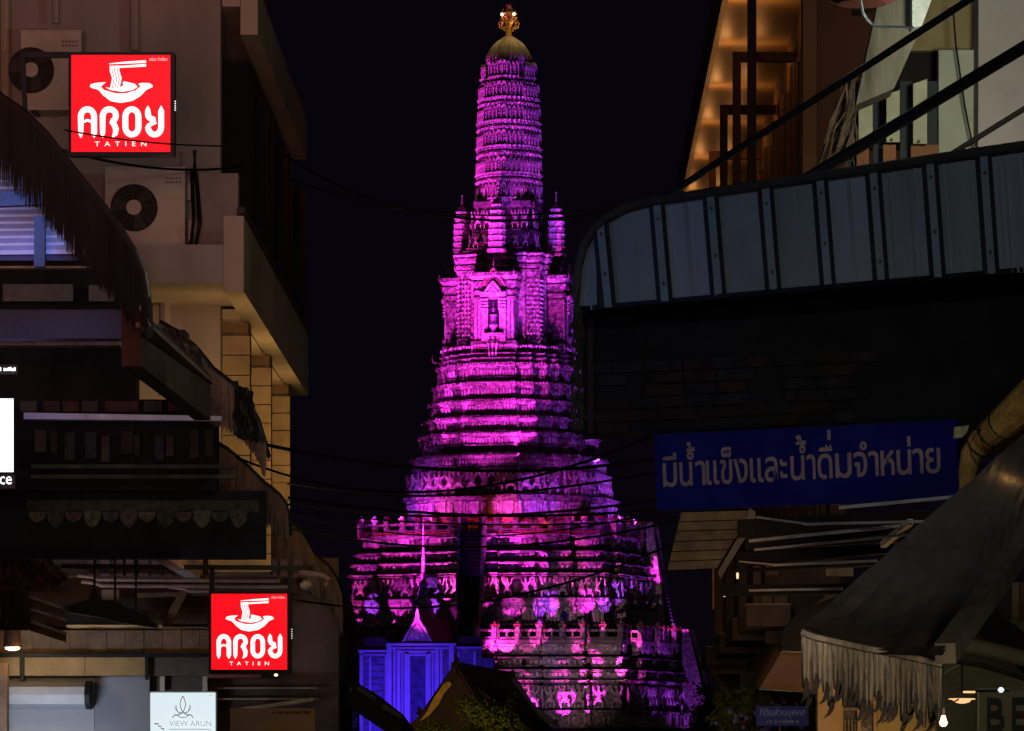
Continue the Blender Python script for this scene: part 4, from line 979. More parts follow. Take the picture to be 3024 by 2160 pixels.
m = MB(); text_on(m, fc, 'VIEW ARUN', fx(500), fx(624), fy(2145), fy(2129), .004); part('lettering', m, glyph_l, lf)
m = MB(); curve(m, [(500, 2154), (622, 2154)], .006); curve(m, [(456, 2138), (468, 2138), (468, 2145), (476, 2145), (476, 2152), (484, 2152), (484, 2162), (492, 2162)], .014)
part('stair_drawing', m, glyph_d, lf)
m = MB(); worn_line(m, fc, fx(617), fx(632), fy(2056), fy(2052), 5, .004); part('small_lettering', m, glyph_l, lf)
# poster at the bottom
po = thing('poster_board', 'brown poster board with a golden disc, right of the white light box', 'poster', P(810, 2300, 47))
m = MB(); m.pbox(680, 2092, 930, 2330, 47.0, .05); part('board', m, mat('brown_poster', (.42, .22, .12), .8, .2, 1), po)
fc = Face(P(680, 2330, 46.99), P(930, 2330, 46.99), P(680, 2092, 46.99)); fc.N = Vector((0, -1, 0))
m = MB(); worn_line(m, fc, .5, .95, .93, .965, 22, .003, 5); part('lettering', m, mat('dark_print', (.05, .03, .02), .8), po)
m = MB(); m.ppoly([(812 + 22 * math.cos(k * math.pi / 8), 2160 + 22 * math.sin(k * math.pi / 8)) for k in range(16)], 46.98, .005); part('gold_disc', m, mat('gold_print', (.5, .28, .05), .7), po)
# small glowing bulb beneath lower sign
m = MB(); m.lathe([(zat(2001, 47), .01), (zat(1997, 47), .022), (zat(1993, 47), .01)], (xat(822, 47), 46.6), 10); solo('festoon_bulb', m, mat('small_warm_bulb', (1, .9, .6), emit=(1, .8, .4), es=2), 'tiny warm bulb just below the right corner of the lower red sign', 'bulb')
# far row house beyond the lane awnings
fh = thing('row_house', 'plain dark brown row house wall beyond the farthest left awning', 'house', (-4, 66, 0))
m = MB(); Yh = 60.0; m.prism([P(856, 1760, Yh), P(1000, 1740, Yh), P(1014, 1800, Yh), P(1020, 1965, Yh), P(1005, 2035, Yh), P(975, 2500, Yh), P(856, 2500, Yh)], (0, 4, 0)); part('wall', m, mat('dark_house_wall', (.10, .065, .06), .95, .25, 1), fh)
m = MB(); m.prism([P(850, 1926, 58), P(940, 1955, 58), P(1000, 2005, 58), P(1000, 2030, 58), P(850, 1990, 58)], (0, 3, 0)); part('lean_to_roof', m, black_m, fh)
m = MB(); m.pbox(912, 2015, 985, 2030, 57, .2); part('white_light_tube', m, mat('dim_tube', (.6, .6, .62), .5), fh)
m = MB(); m.prism([P(980, 2000, 62), P(1010, 1993, 62), P(1060, 2020, 62), P(1150, 2090, 62), P(1185, 2140, 62), P(1180, 2190, 62), P(990, 2060, 62)], (0, 6, 0)); part('roof', m, roof_m, fh)
for i, (x, y) in enumerate(((985, 2008), (1055, 2032), (1130, 2085))):
    m = MB(); m.bar(P(x, y, 61.9), P(x + 55, y + 34, 61.9), .10, .07); part('eave_board', m, wood2, fh)
# ================================================================== RIGHT SIDE
# ---- sheet-metal canopy fascia, rounded at its left end
YL, YR = 30.0, 27.4
bl = P(1714, 918, YL); br_ = P(3060, 802, YR); tl = Vector(bl); 
def cy_(px): return YL + (YR - YL) * (px - 1714) / (3060 - 1714)
def C(px, py, d=0): v = P(px, py, cy_(px)); return v + Vector((-.04 * d, -d, 0))
cn = thing('sheet_metal_canopy', 'long grey standing-seam metal canopy with rounded end, jutting over the lane on the right', 'canopy', C(2300, 900))
def topy(px):
    T = [(1712, 900), (1716, 820), (1728, 755), (1750, 705), (1785, 665), (1835, 634), (1900, 616), (2100, 585), (2500, 525), (3060, 440)]
    for (a, b), (c, d) in zip(T, T[1:]):
        if px <= c: return b + (d - b) * (px - a) / (c - a)
    return 440
def boty(px): return 918 - (px - 1714) * .0862 + 10 * math.sin((px - 1714) / 1346 * math.pi) * -1
seams = [1785, 1952, 2110, 2272, 2433, 2590, 2757, 2915, 3075]
xs = [1712] + seams
PAN = [steel, mat('sheet_greenish', (.21, .245, .25), .5, .32, 1.1, .1, streak=.5), mat('sheet_pale_blue', (.27, .29, .35), .5, .3, 1.3, .1, streak=.5)]
for i in range(len(seams)):
    a = xs[i] + (24 if i else 0); b = seams[i] - 24
    n = 6; m = MB(); top = [(a + (b - a) * k / n) for k in range(n + 1)]
    lean = 12
    def pl_(x, y, yt, yb): return C(x + lean * (2 * (y - yt) / (yb - yt) - 1) * (1 if i else .2), y)
    P_t = [pl_(x, topy(max(x, 1713)), topy(max(x, 1713)), boty(x)) for x in top]; P_b = [pl_(x, boty(x), topy(max(x, 1713)), boty(x)) for x in reversed(top)]
    m.prism(P_t + P_b, (0, .012, 0)); part('metal_panel', m, PAN[i % 3], cn)
    # shallow fold inside the pan
    xm = a + (b - a) * .52; m = MB()
    m.prism([pl_(xm - 5, topy(max(xm, 1713)), 0, 1) if False else C(xm - 5 - lean, topy(max(xm, 1716)) + 2, .006), C(xm + 9 - lean, topy(max(xm, 1716)) + 2, .006), C(xm + 9 + lean, boty(xm), .006), C(xm - 5 + lean, boty(xm), .006)], (0, .006, 0)); part('pan_fold', m, steel, cn)
    if i >= 6:      # finer ribs near the viewer
        for kx in range(1, 6):
            xr_ = a + (b - a) * kx / 6; q = MB(); q.prism([C(xr_ - 3 - lean, topy(xr_) + 3, .012), C(xr_ + 3 - lean, topy(xr_) + 3, .012), C(xr_ + 3 + lean, boty(xr_), .012), C(xr_ - 3 + lean, boty(xr_), .012)], (0, .012, 0)); part('fine_rib', q, PAN[(i + kx) % 3], cn)
    s = seams[i]; m = MB()
    for o0, o1, dd in ((-24, -10, .0), (10, 24, .0)):
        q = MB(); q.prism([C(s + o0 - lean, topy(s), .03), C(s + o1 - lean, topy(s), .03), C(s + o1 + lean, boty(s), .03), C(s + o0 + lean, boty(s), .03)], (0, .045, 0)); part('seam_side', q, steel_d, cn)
    q = MB(); q.prism([C(s - 11 - lean, topy(s), .05), C(s + 11 - lean, topy(s), .05), C(s + 11 + lean, boty(s), .05), C(s - 11 + lean, boty(s), .05)], (0, .03, 0)); part('seam_cap', q, steel, cn)
    for v in (.15, .82) if i % 2 else (.12, .6):
        yy = topy(s) + (boty(s) - topy(s)) * v; c = C(s + lean * (2 * v - 1), yy, .055); q = MB()
        q.tube([c, c + Vector((0, -.012, 0))], .011, 8); part('screw', q, black_m, cn)
m = MB(); pts_ = [(1706, 930), (1702, 860), (1708, 790), (1724, 730), (1752, 682), (1790, 648), (1840, 620), (1900, 602), (2100, 571), (2300, 541), (2500, 512), (2780, 469), (3060, 428)]
m.tube([C(x, y, .04) for x, y in pts_], .032, 10); part('edge_pipe', m, mat('dark_brown_pipe', (.05, .042, .04), .6), cn)
m = MB(); m.prism([C(1714, 918), C(3060, 800), C(3060, 800) + Vector((0, 2.4, 0)), C(1714, 918) + Vector((0, 1.6, 0))], (0, 0, .03)); part('roof_underside', m, black_m, cn)
# tension pipes above the canopy
for a, b, r, mm, lb in (((1935, 600, 29.6), (2900, -25, 28.2), .024, black_m, 'thin dark stay pipe slanting up from the rounded end of the metal canopy'),
                   ((2330, 560, 29.3), (3060, 118, 27.6), .040, black_m, 'thick dark stay pipe crossing in front of the plank railing'),
                   ((2760, 486, 28.6), (3060, 300, 28.4), .018, mat('rusty_brown_pipe', (.16, .11, .07), .7), 'short rusty stay pipe in front of the pale wall')):
    m = MB(); m.tube([P(*a), P(*b)], r, 10); solo('stay_pipe', m, mm, lb, 'pipe', 'stay pipes of the metal canopy')

# ---- dark wall under the canopy, stacked with reddish boards
dw = thing('shaded_upper_wall', 'very dark upper wall of reddish boards in the shade below the metal canopy', 'wall', C(2300, 1300))
def D(px, py, d=0): return P(px, py, cy_(px) + .5 - d)
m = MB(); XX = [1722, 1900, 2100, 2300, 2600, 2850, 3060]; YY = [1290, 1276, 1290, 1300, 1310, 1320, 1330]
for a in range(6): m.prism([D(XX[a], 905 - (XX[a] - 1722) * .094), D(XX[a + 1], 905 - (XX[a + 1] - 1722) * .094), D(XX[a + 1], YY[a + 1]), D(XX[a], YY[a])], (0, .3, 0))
part('wall', m, mat('shade_black_wall', (.012, .009, .010), .9, .5, 3), dw)  # shade below the canopy put into the near-black wall colour
rg = random.Random(21)
for r_ in range(6):
    y = 1075 + r_ * 36; x = 1735 + (r_ % 2) * 30
    while x < 2520:
        w = rg.uniform(60, 120); sl = (x - 1722) * -.045
        if rg.random() < .78:
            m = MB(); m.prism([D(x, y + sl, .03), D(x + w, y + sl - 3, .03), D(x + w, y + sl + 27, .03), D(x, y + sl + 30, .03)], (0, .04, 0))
            part('board', m, mat('shade_red_board', (.03, .011, .010), .9, .5, 5) if rg.random() < .5 else mat('shade_dark_board', (.020, .015, .016), .9, .5, 5), dw)  # board colours darkened for the same canopy shade
        x += w + 6
m = MB(); m.prism([D(1735, 930, .05), D(1752, 930, .05), D(1752, 1280, .05), D(1735, 1280, .05)], (0, .08, 0)); part('corner_post', m, mat('dark_red_post', (.05, .024, .022), .8), dw)
# net edge with droplets hanging at the corner
nt = thing('hanging_vine_strand', 'thin dark dried vine strands hanging at the corner of the shaded wall', 'vine', P(1700, 1280, 29.8))
for k in range(5):
    x = 1694 + k * 6; m = MB(); pp = [P(x + rg.uniform(-5, 5), 925 + j * 30, 29.9 + rg.uniform(-.03, .03)) for j in range(12)]
    m.tube(pp, .008, 5)
    for p_ in pp[1:]:
        m.tube([p_, p_ + Vector((rg.uniform(-.03, .03), 0, -.035))], [.014, .002], 5)
    part('strand', m, mat('dry_vine', (.045, .04, .025), .9), nt)

# ---- blue board with Thai lettering
sg_ = thing('painted_board_sign', 'long dark blue board with hand-painted pale Thai lettering, hung under the canopy', 'sign', P(2380, 1500, 29))
fc = Face(P(1940, 1508, 29.6), P(2830, 1478, 27.9), P(1932, 1284, 29.6))
if fc.N.y > 0: fc.N = -fc.N
m = MB(); fc.poly(m, [(0, 0), (1, 0), (1, 1), (0, 1)], -.04, 0); bo = part('board', m, bluep, sg_)
def su(px): return (px - 1936) / 893
# base line rises slightly to the right; letters are laid in the board's own plane
SEG = [('มี', 1960, 2004), ('น', 2012, 2052), ('ำ', 2036, 2092), ('แข็ง', 2094, 2222), ('แล', 2228, 2312), ('ะ', 2318, 2340), ('น', 2350, 2392), ('ำ', 2378, 2424), ('ด', 2430, 2474), ('ม', 2482, 2530),
       ('จำ', 2536, 2608), ('ห', 2614, 2654), ('น่', 2660, 2702), ('า', 2706, 2736), ('ย', 2742, 2784)]
lt = MB(); REF = 0.0
def glyphs(txt, x0, x1, yoff=0.0, sc=1.0, asc=None):
    vs, fs = text_mesh(txt, off=.012); xs_ = [v[0] for v in vs]; a, b = min(xs_), max(xs_)
    k = (.30 / .548) * sc
    out = []
    for v in vs:
        u = su(x0 + (v[0] - a) / (b - a) * (x1 - x0)); vv = .31 + .05 * u + (v[1] * k) + yoff; out.append(fc.p(u, vv, .004))
    lt.add(out, fs); n = len(out)
for t_, a, b in SEG: glyphs(t_, a, b)
glyphs('้', 2036, 2062, .10); glyphs('้', 2368, 2398, .10); glyphs('ื', 2436, 2474); glyphs('่', 2462, 2472, .14)
part('thai_lettering', lt, pinkp, bo)
m = MB(); m.bar(P(2480, 1500, 28.4), P(2840, 1466, 27.8), .02, .02); solo('sign_rail', m, mat('pale_metal_strip', (.55, .5, .44), .5), 'thin pale metal strip along the lower edge of the blue board', 'rail')
lamp('SPOT', P(2300, 1900, 20), 26, (1.0, .80, .72), target=P(2300, 1390, 29), size=.3, angle=26, blend=1)

# ---- yellow bent pipe and post right of the board
yp = thing('yellow_duct', 'thick weathered yellow duct rising to the right beside the blue board', 'duct', P(2870, 1500, 27))
m = MB(); m.tube([P(2852, 1520, 27.2), P(2856, 1400, 27.2), P(2866, 1345, 27.2), P(2900, 1305, 27.2), P(2960, 1255, 27.0), P(3060, 1165, 26.8)], [.055, .055, .065, .085, .10, .12], 14); part('duct', m, mat('weathered_yellow_paint', (.48, .27, .07), .8, .45, 7, .6), yp)
for k in range(5):
    m = MB(); c = P(2895 + k * 34, 1308 - k * 29, 27.0); t_ = (P(3000, 1220, 26.9) - P(2900, 1305, 27.2)).normalized(); u = t_.cross(Vector((0, 1, 0))).normalized(); v = t_.cross(u)
    rr = .095 + .005 * k
    m.tube([c + (u * math.cos(a * math.pi / 8) + v * math.sin(a * math.pi / 8)) * rr for a in range(17)], .006, 5, False); part('duct_wire', m, black_m, yp)
m = MB(); m.ppoly([(2818, 1262), (2862, 1256), (2855, 1278), (2842, 1292), (2816, 1295)], 27.6, .05); part('torn_paper', m, mat('tan_paper', (.42, .33, .18), .9, .5, 14), yp)
m = MB(); m.ppoly([(2930, 1330), (3060, 1200), (3060, 1300), (2990, 1315)], 27.5, .1); part('bracket_plate', m, mat('weathered_orange_paint', (.30, .14, .04), .8, .4, 5), yp)
lamp('POINT', P(2980, 1420, 25.6), 2.4, (1.0, .62, .22), size=.1)

# ---- upper right apartment house
ap = thing('apartment_house', 'tall brown apartment house with warm lit upper balconies at the upper right', 'apartment house', (3.5, 60, 0))
m = MB(); m.prism([P(2372, -60, 52), P(2790, -60, 52), P(2790, 700, 52), P(2372, 700, 52)], (0, .5, 0)); part('corner_wall', m, mat('brown_plaster_wall', (.30, .17, .10), .9, .2, 1, .2), ap)
m = MB(); m.prism([P(2372, -60, 51.9), P(2412, -60, 51.9), P(2412, 700, 51.9), P(2372, 700, 51.9)], (0, .1, 0)); part('corner_pilaster', m, mat('warm_pilaster', (.42, .25, .14), .9, .15, 1, .2), ap)
m = MB(); m.box(2.44, 3.9, 56, 92, 12.9, 13.15); part('balcony_ceiling', m, mat('tan_soffit', (.42, .30, .16), .45, .12, 1, .1, spec=.5), ap)
m = MB(); m.box(2.36, 2.44, 56, 92, 12.84, 13.6); part('ceiling_edge', m, mat('dark_trim_paint', (.06, .035, .02), .4, .2), ap)
m = MB(); m.box(3.5, 3.7, 56.5, 95, 4, 12.89); part('balcony_wall', m, mat('brown_board_wall', (.16, .09, .05), .8, .3, 1), ap)
for i, Yp in enumerate((60.0, 65.0, 70.0, 75.0)):
    x0 = 2.6
    m = MB(); m.box(x0 - .0, x0 + .12, Yp, Yp + .12, 8.0, 12.89 if i == 0 else 12.5); part('post', m, mat('dark_timber_post', (.085, .045, .025), .7), ap)
    if i:
        m = MB(); m.box(x0 + .12, 3.49, Yp, Yp + .12, 12.36, 12.5); part('cross_beam', m, mat('dark_timber_post', (.08,) * 3), ap)
    m = MB(); m.box(x0 + .0, 3.48, Yp + .3, Yp + .4, 8.0, 9.35 + .0 * i); part('balcony_divider', m, mat('dark_divider', (.05, .03, .02), .8), ap)
for i in range(26):
    Yp = 56.8 + i * .9; m = MB(); m.box(3.40, 3.47, Yp, Yp + .45, 5, 11.9 + (i % 3) * .12); part('curtain_slat', m, mat('brown_slat_a' if i % 2 else 'brown_slat_b', (.19, .10, .055) if i % 2 else (.11, .06, .035), .8, .3, 2), ap)
# stained concrete column and pale walls beside it
hc = thing('concrete_wall_bay', 'stained leaning concrete column beside greenish cream and grey walls at the upper right', 'wall', P(2700, 600, 33))
m = MB(); m.ppoly([(2522, 30), (2690, 10), (2690, 85), (2700, 90), (2745, -40), (2860, -40), (2860, -200), (2522, -200)], 34.5, .3); part('upper_beam', m, mat('brown_concrete', (.14, .11, .075), .9, .4, 1.6, .4), hc)
m = MB(); m.prism([P(2528, 310, 33.2), P(2560, 160, 33.2), P(2600, -20, 33.2), P(2698, -20, 33.2), P(2690, 90, 33.2), P(2712, 100, 33.2), P(2640, 262, 33.2)], (0, .4, 0)); part('stained_column', m, mat('stained_concrete', (.15, .128, .095), .9, .75, 3.0, .8, streak=.5, det=10), hc)
m = MB(); m.prism([P(2694, -30, 33.0), P(2762, -30, 33.0), P(2722, 78, 33.0), P(2694, 82, 33.0)], (0, .2, 0)); part('bare_corner', m, mat('bare_white_plaster', (.60, .62, .58), .9, .3, 4, .5), hc)
m = MB(); m.ppoly([(2690, -60), (2892, -60), (2892, 150), (2660, 150)], 35.2, .2); part('cream_wall', m, mat('ochre_cream_wall', (.33, .25, .12), .9, .15, 1.2, .2), hc)
m = MB(); m.ppoly([(2640, 148), (2775, 148), (2775, 440), (2560, 440)], 35.3, .1); part('dark_opening', m, mat('opening_shade', (.02, .015, .013), .9), hc)  # solid slab, the opening's shade put into its near-black colour
m = MB(); m.ppoly([(2772, 148), (2892, 148), (2892, 700), (2772, 700)], 34.8, .2); part('pale_wall', m, mat('greenish_cream_wall', (.42, .42, .32), .9, .12, 1.5, .2), hc)
m = MB(); m.ppoly([(2890, -60), (3080, -60), (3080, 700), (2888, 700)], 34.4, .4); part('grey_wall', m, mat('mauve_grey_wall', (.36, .30, .28), .9, .14, 1.2, .3), hc)
m = MB(); m.tube([P(2815, 30, 34.6), P(2822, 130, 34.6), P(2835, 220, 34.6), P(2848, 310, 34.6), P(2866, 400, 34.6), P(2875, 470, 34.6)], .008, 5); part('wall_wire', m, black_m, hc)
# plank railing
pr_ = thing('plank_railing', 'row of worn cream upright planks with dark gaps below the leaning column', 'railing', P(2600, 500, 34))
for x0, x1, yt, yb in ((2484, 2498, 330, 425), (2536, 2577, 300, 425), (2618, 2657, 268, 420), (2697, 2738, 236, 425)):
    m = MB(); m.ppoly([(x0, yt + 12), (x1, yt - 2), (x1, yb), (x0, yb)], 34.1, .05); pk = part('plank', m, mat('cream_plank', (.40, .37, .25), .85, .2, 4, .3), pr_)
    q = MB(); c = P((x0 + x1) / 2 - 4, yb - 7, 34.08); q.tube([c, c + Vector((0, -.01, 0))], .011, 8); part('bolt', q, black_m, pk)
for x0, x1 in ((2500, 2536), (2578, 2617), (2658, 2696), (2740, 2768)):
    m = MB(); m.pbox(x0, 240, x1, 500, 34.35, .05); part('dark_board', m, mat('blue_black_board', (.03, .034, .04), .8, .2), pr_)
for x0, x1 in ((2530, 2566), (2608, 2646), (2690, 2770)):
    m = MB(); m.pbox(x0, 428, x1, 520, 34.2, .05); part('rust_board', m, mat('rust_board', (.22, .09, .04), .9, .3, 3), pr_)
# dry palm leaves hanging
pm = thing('dried_palm_leaves', 'bundle of dry brown palm leaves drooping beside the plank railing', 'palm leaves', P(2440, 520, 33))
rg = random.Random(31)
for k in range(46):
    a = (2505 + rg.uniform(-10, 25), 230 + rg.uniform(-20, 130)); b = (2420 + rg.uniform(-5, 110), 515 - rg.uniform(0, 70)); c = ((a[0] + b[0]) / 2 + rg.uniform(-18, 10), (a[1] + b[1]) / 2 + rg.uniform(-20, 30))
    m = MB(); dy = rg.uniform(-.08, .08); m.tube([P(*a, 33 + dy), P(*c, 33 + dy), P(*b, 33 - dy)], [.003, .012, .003], 4); part('leaflet', m, mat('dry_leaf', (.06, .036, .022), .9, .5, 9), pm)
# bright bent pipe of a hanging lamp bracket
cb = thing('chrome_lamp_bracket', 'bright bent metal pipe under a dark red lamp shade at the top edge', 'lamp bracket', P(2600, 80, 30))
m = MB(); m.tube([P(2541, -30, 30.5), P(2542, 10, 30.5), P(2548, 38, 30.5), P(2560, 58, 30.5), P(2575, 72, 30.5), P(2596, 80, 30.5), P(2640, 81, 30.5), P(2697, 82, 30.5)], .010, 10); part('bent_pipe', m, mat('polished_pipe', (.75, .8, .8), .25, .05, metal=.6), cb)
m = MB(); zc = zat(8, 30.8); m.lathe([(zc - .012, .17), (zc + .02, .24), (zc + .16, .10), (zc + .3, .03)], (xat(2545, 30.8), 30.8), 20); part('shade', m, mat('dark_red_enamel', (.035, .007, .005), .4), cb)
lamp('POINT', P(2460, 60, 29.6), 1.6, (.8, .95, 1.0), size=.15)

# ---- boarded eave at mid right
be = thing('boarded_eave', 'weathered boarded eave panel below the left end of the blue board', 'eave', P(2090, 1680, 44))
rows = [(1512, 1538), (1541, 1566), (1569, 1596), (1599, 1626), (1629, 1655), (1658, 1682)]
for i, (a, b) in enumerate(rows):
    def lx(y): return 2012 - (y - 1512) * .24
    def rx(y): return 2222 - (y - 1512) * .62
    m = MB(); m.ppoly([(lx(a), a + 2), (rx(a), a - 4), (rx(b), b - 4), (lx(b), b + 2)], 44.0 + i * .05, .06); part('plank', m, mat('weathered_eave_plank', (.19, .14, .09), .85, .4, 4, .3), be)
m = MB(); m.ppoly([(2214, 1500), (2232, 1512), (2228, 1545), (2150, 1672), (2128, 1712), (2120, 1690), (2195, 1560)], 43.8, .1); part('barge_board', m, mat('grey_barge_board', (.22, .18, .16), .85, .35, 4, .3), be)
# shed frame: dark beams with thin pale edges
fr = thing('lane_roof_frame', 'dark roof frame of parallel beams with thin pale edges between the eave and the brown awning', 'roof frame', P(2450, 1640, 38))
for i, (x0, y0, x1, y1, h) in enumerate(((2180, 1535, 2850, 1500, 50), (2205, 1585, 2720, 1560, 38), (2180, 1635, 2700, 1590, 36), (2170, 1680, 2580, 1662, 8), (2128, 1728, 2600, 1722, 30))):
    m = MB(); m.prism([P(x0, y0, 39 + i * .4), P(x1, y1, 36.5 + i * .4), P(x1, y1 + h, 36.5 + i * .4), P(x0, y0 + h, 39 + i * .4)], (0, .25, 0)); part('beam', m, mat('black_beam', (.018, .014, .016), .8), fr)
for a, b, w in (((2230, 1534, 38.6), (2392, 1556, 38), .018), ((2370, 1555, 38), (2720, 1547, 36.6), .022), ((2210, 1604, 38.6), (2650, 1560, 37), .026), ((2225, 1630, 38.8), (2670, 1586, 37), .02), ((2180, 1664, 39), (2290, 1674, 38.6), .014), ((2280, 1675, 38.6), (2580, 1662, 37.2), .02), ((2210, 1749, 39), (2480, 1744, 38), .02), ((2600, 1616, 37.5), (2680, 1548, 36.8), .05)):
    m = MB(); m.bar(P(*a) + Vector((0, -.3, 0)), P(*b) + Vector((0, -.3, 0)), w, w); part('pale_edge', m, mat('pale_metal_edge', (.42, .38, .36), .45), fr)

# ---- stacked balconies stepping away down the lane
sb = thing('stepped_balconies', 'row of boxy brown balconies stepping away above the hedge, warm lit below', 'balconies', (3.4, 60, 0))
rg = random.Random(5)
steps = [(2205, 2335, 1787, 1850, 50.0), (2163, 2284, 1830, 1892, 56.0), (2125, 2241, 1873, 1929, 62.0), (2085, 2201, 1912, 1964, 68.0)]
for i, (x0, x1, y0, y1, Y) in enumerate(steps):
    m = MB(); m.pbox(x0, y0, x1, y1, Y, 2.4); bx_ = part('balcony', m, mat('balcony_brown_board', (.115, .075, .05), .85, .2, 2), sb)
    q = MB(); q.pbox(x0 - 1, y0 - 4, x1 + 1, y0, Y - .02, 2.4); part('top_rail', q, mat('balcony_rail_edge', (.36, .24, .15), .6), bx_)
    q = MB(); q.pbox(x0 + 20, 1650, x0 + 42, y0 - 4, Y + .3, .2); part('post', q, wood, sb)
m = MB(); m.prism([P(2385, 1800, 49), P(2470, 1740, 49), P(2470, 2050, 49), P(2245, 2035, 49), P(2200, 1980, 66), P(2330, 1850, 52)], (0, .3, 0)); 
part('lit_soffit', m, mat('tan_underside', (.26, .16, .085), .6, .3, 1.5), sb)
m = MB(); m.ppoly([(2310, 1870), (2365, 1800), (2470, 1760), (2470, 1930), (2310, 1922)], 47.5, .8); part('side_board', m, mat('grey_brown_board', (.055, .042, .035), .85, .3, 2), sb)
m = MB(); m.pbox(2262, 1652, 2480, 1900, 51.5, .3); part('rear_wall', m, mat('dim_rear_wall', (.14, .095, .065), .9, .4, 2), sb)
for x0, x1, y0, y1, mm in ((2440, 2520, 1665, 1702, (.32, .25, .16)), (2245, 2280, 1750, 1785, (.26, .15, .08)), (2285, 2325, 1752, 1795, (.22, .17, .11)), (2262, 2300, 1660, 1700, (.2, .12, .07)), (2330, 2420, 1755, 1810, (.09, .07, .05))):
    m = MB(); m.pbox(x0, y0, x1, y1, 50.8 if x0 < 2400 else 45.0, .1); part('window_board', m, mat('window_board_%d' % x0, mm, .85, .4, 6), sb)
m = MB(); m.pbox(2104, 1674, 2109, 1800, 66, .1); part('lit_pole', m, mat('lit_cream_pole', (.65, .42, .18), .6), sb)
m = MB(); m.pbox(2110, 1674, 2135, 1905, 66.5, .3); part('wall_strip', m, wood, sb)
m = MB(); m.prism([P(2085, 1964, 68), P(2200, 1964, 68), P(2250, 2025, 60), P(2130, 2025, 60)], (0, 1, 0)); part('lower_balcony', m, wood, sb)
m = MB(); m.pbox(2190, 1984, 2246, 2034, 56, .5); part('dark_box', m, black_m, sb)
for x, y, Y in ((2178, 1700, 55), (2139, 1753, 60)):
    m = MB(); m.lathe([(zat(y + 10, Y), .012), (zat(y, Y), .016), (zat(y - 10, Y), .012)], (xat(x, Y), Y), 8); part('tube_light', m, mat('tube_glow', (1, .8, .5), emit=(1, .66, .32), es=1.3), sb)
lamp('POINT', P(2380, 2030, 47.8), 9, (1.0, .52, .18), size=.1)
lamp('POINT', P(2290, 1960, 52), 9, (1.0, .55, .22), size=.1)
lamp('POINT', P(2095, 1740, 64.5), 3, (1.0, .55, .2), size=.05)

# ---- big brown canvas awning with hooked fringe, lower right
YA = 22.0
ca = thing('canvas_awning', 'large drooping brown canvas awning with a torn hooked fringe at the lower right', 'awning', P(2700, 1950, YA))
pts_ = [(2368, 1868, 22.0), (2388, 1826, 22.2), (2560, 1660, 23.6), (2830, 1480, 25.5), (3060, 1270, 27), (3060, 1535, 24.2), (2900, 1760, 22.6), (2790, 1918, 21.6), (2762, 1942, 21.4), (2560, 1900, 21.7)]
m = MB()
TL_, TR_, BR_, BL_ = (2388, 1826), (3090, 1245), (3090, 1500), (2790, 1925)
nx, ny = 24, 12
V = []
rg = random.Random(8)
for j in range(ny + 1):
    for i in range(nx + 1):
        u, v = i / nx, j / ny
        a = Vector((2372, 1860)) * (1 - u) + Vector((3090, 1235)) * u; b = Vector((2782, 1934)) * (1 - u) + Vector((3090, 1500)) * u
        q = a * (1 - v) + b * v; Yv = 22.2 + 4.6 * u - 1.2 * v
        V.append(P(q.x, q.y, Yv) + Vector((0, rg.uniform(-.02, .02), rg.uniform(-.008, .008) - .05 * math.sin(v * math.pi) * (1 - u))))
Wd = nx + 1; n0 = len(V)
F1 = [(j * Wd + i, j * Wd + i + 1, (j + 1) * Wd + i + 1, (j + 1) * Wd + i) for j in range(ny) for i in range(nx)]
m.add(V + [v + Vector((0, .01, .02)) for v in V], F1 + [tuple(k + n0 for k in reversed(f)) for f in F1]); part('canvas_sheet', m, canvas, ca)
m = MB(); m.bar(P(2792, 1930, 21.2), P(3090, 1512, 24.0), .10, .10); part('edge_beam', m, mat('beam_canvas_wrap', (.11, .095, .075), .9, .35, 5, .5), ca)
fpts = [(2366, 1866), (2400, 1880), (2470, 1896), (2560, 1916), (2640, 1930), (2700, 1944), (2782, 1962)]
m = MB(); m.tube([P(x, y, 21.6) for x, y in fpts], .016, 8); part('front_rope', m, fr_pale, ca)
m = MB(); m.tube([P(x, y + 10, 21.62) for x, y in fpts], .018, 8); part('front_pipe', m, black_m, ca)
N = 27
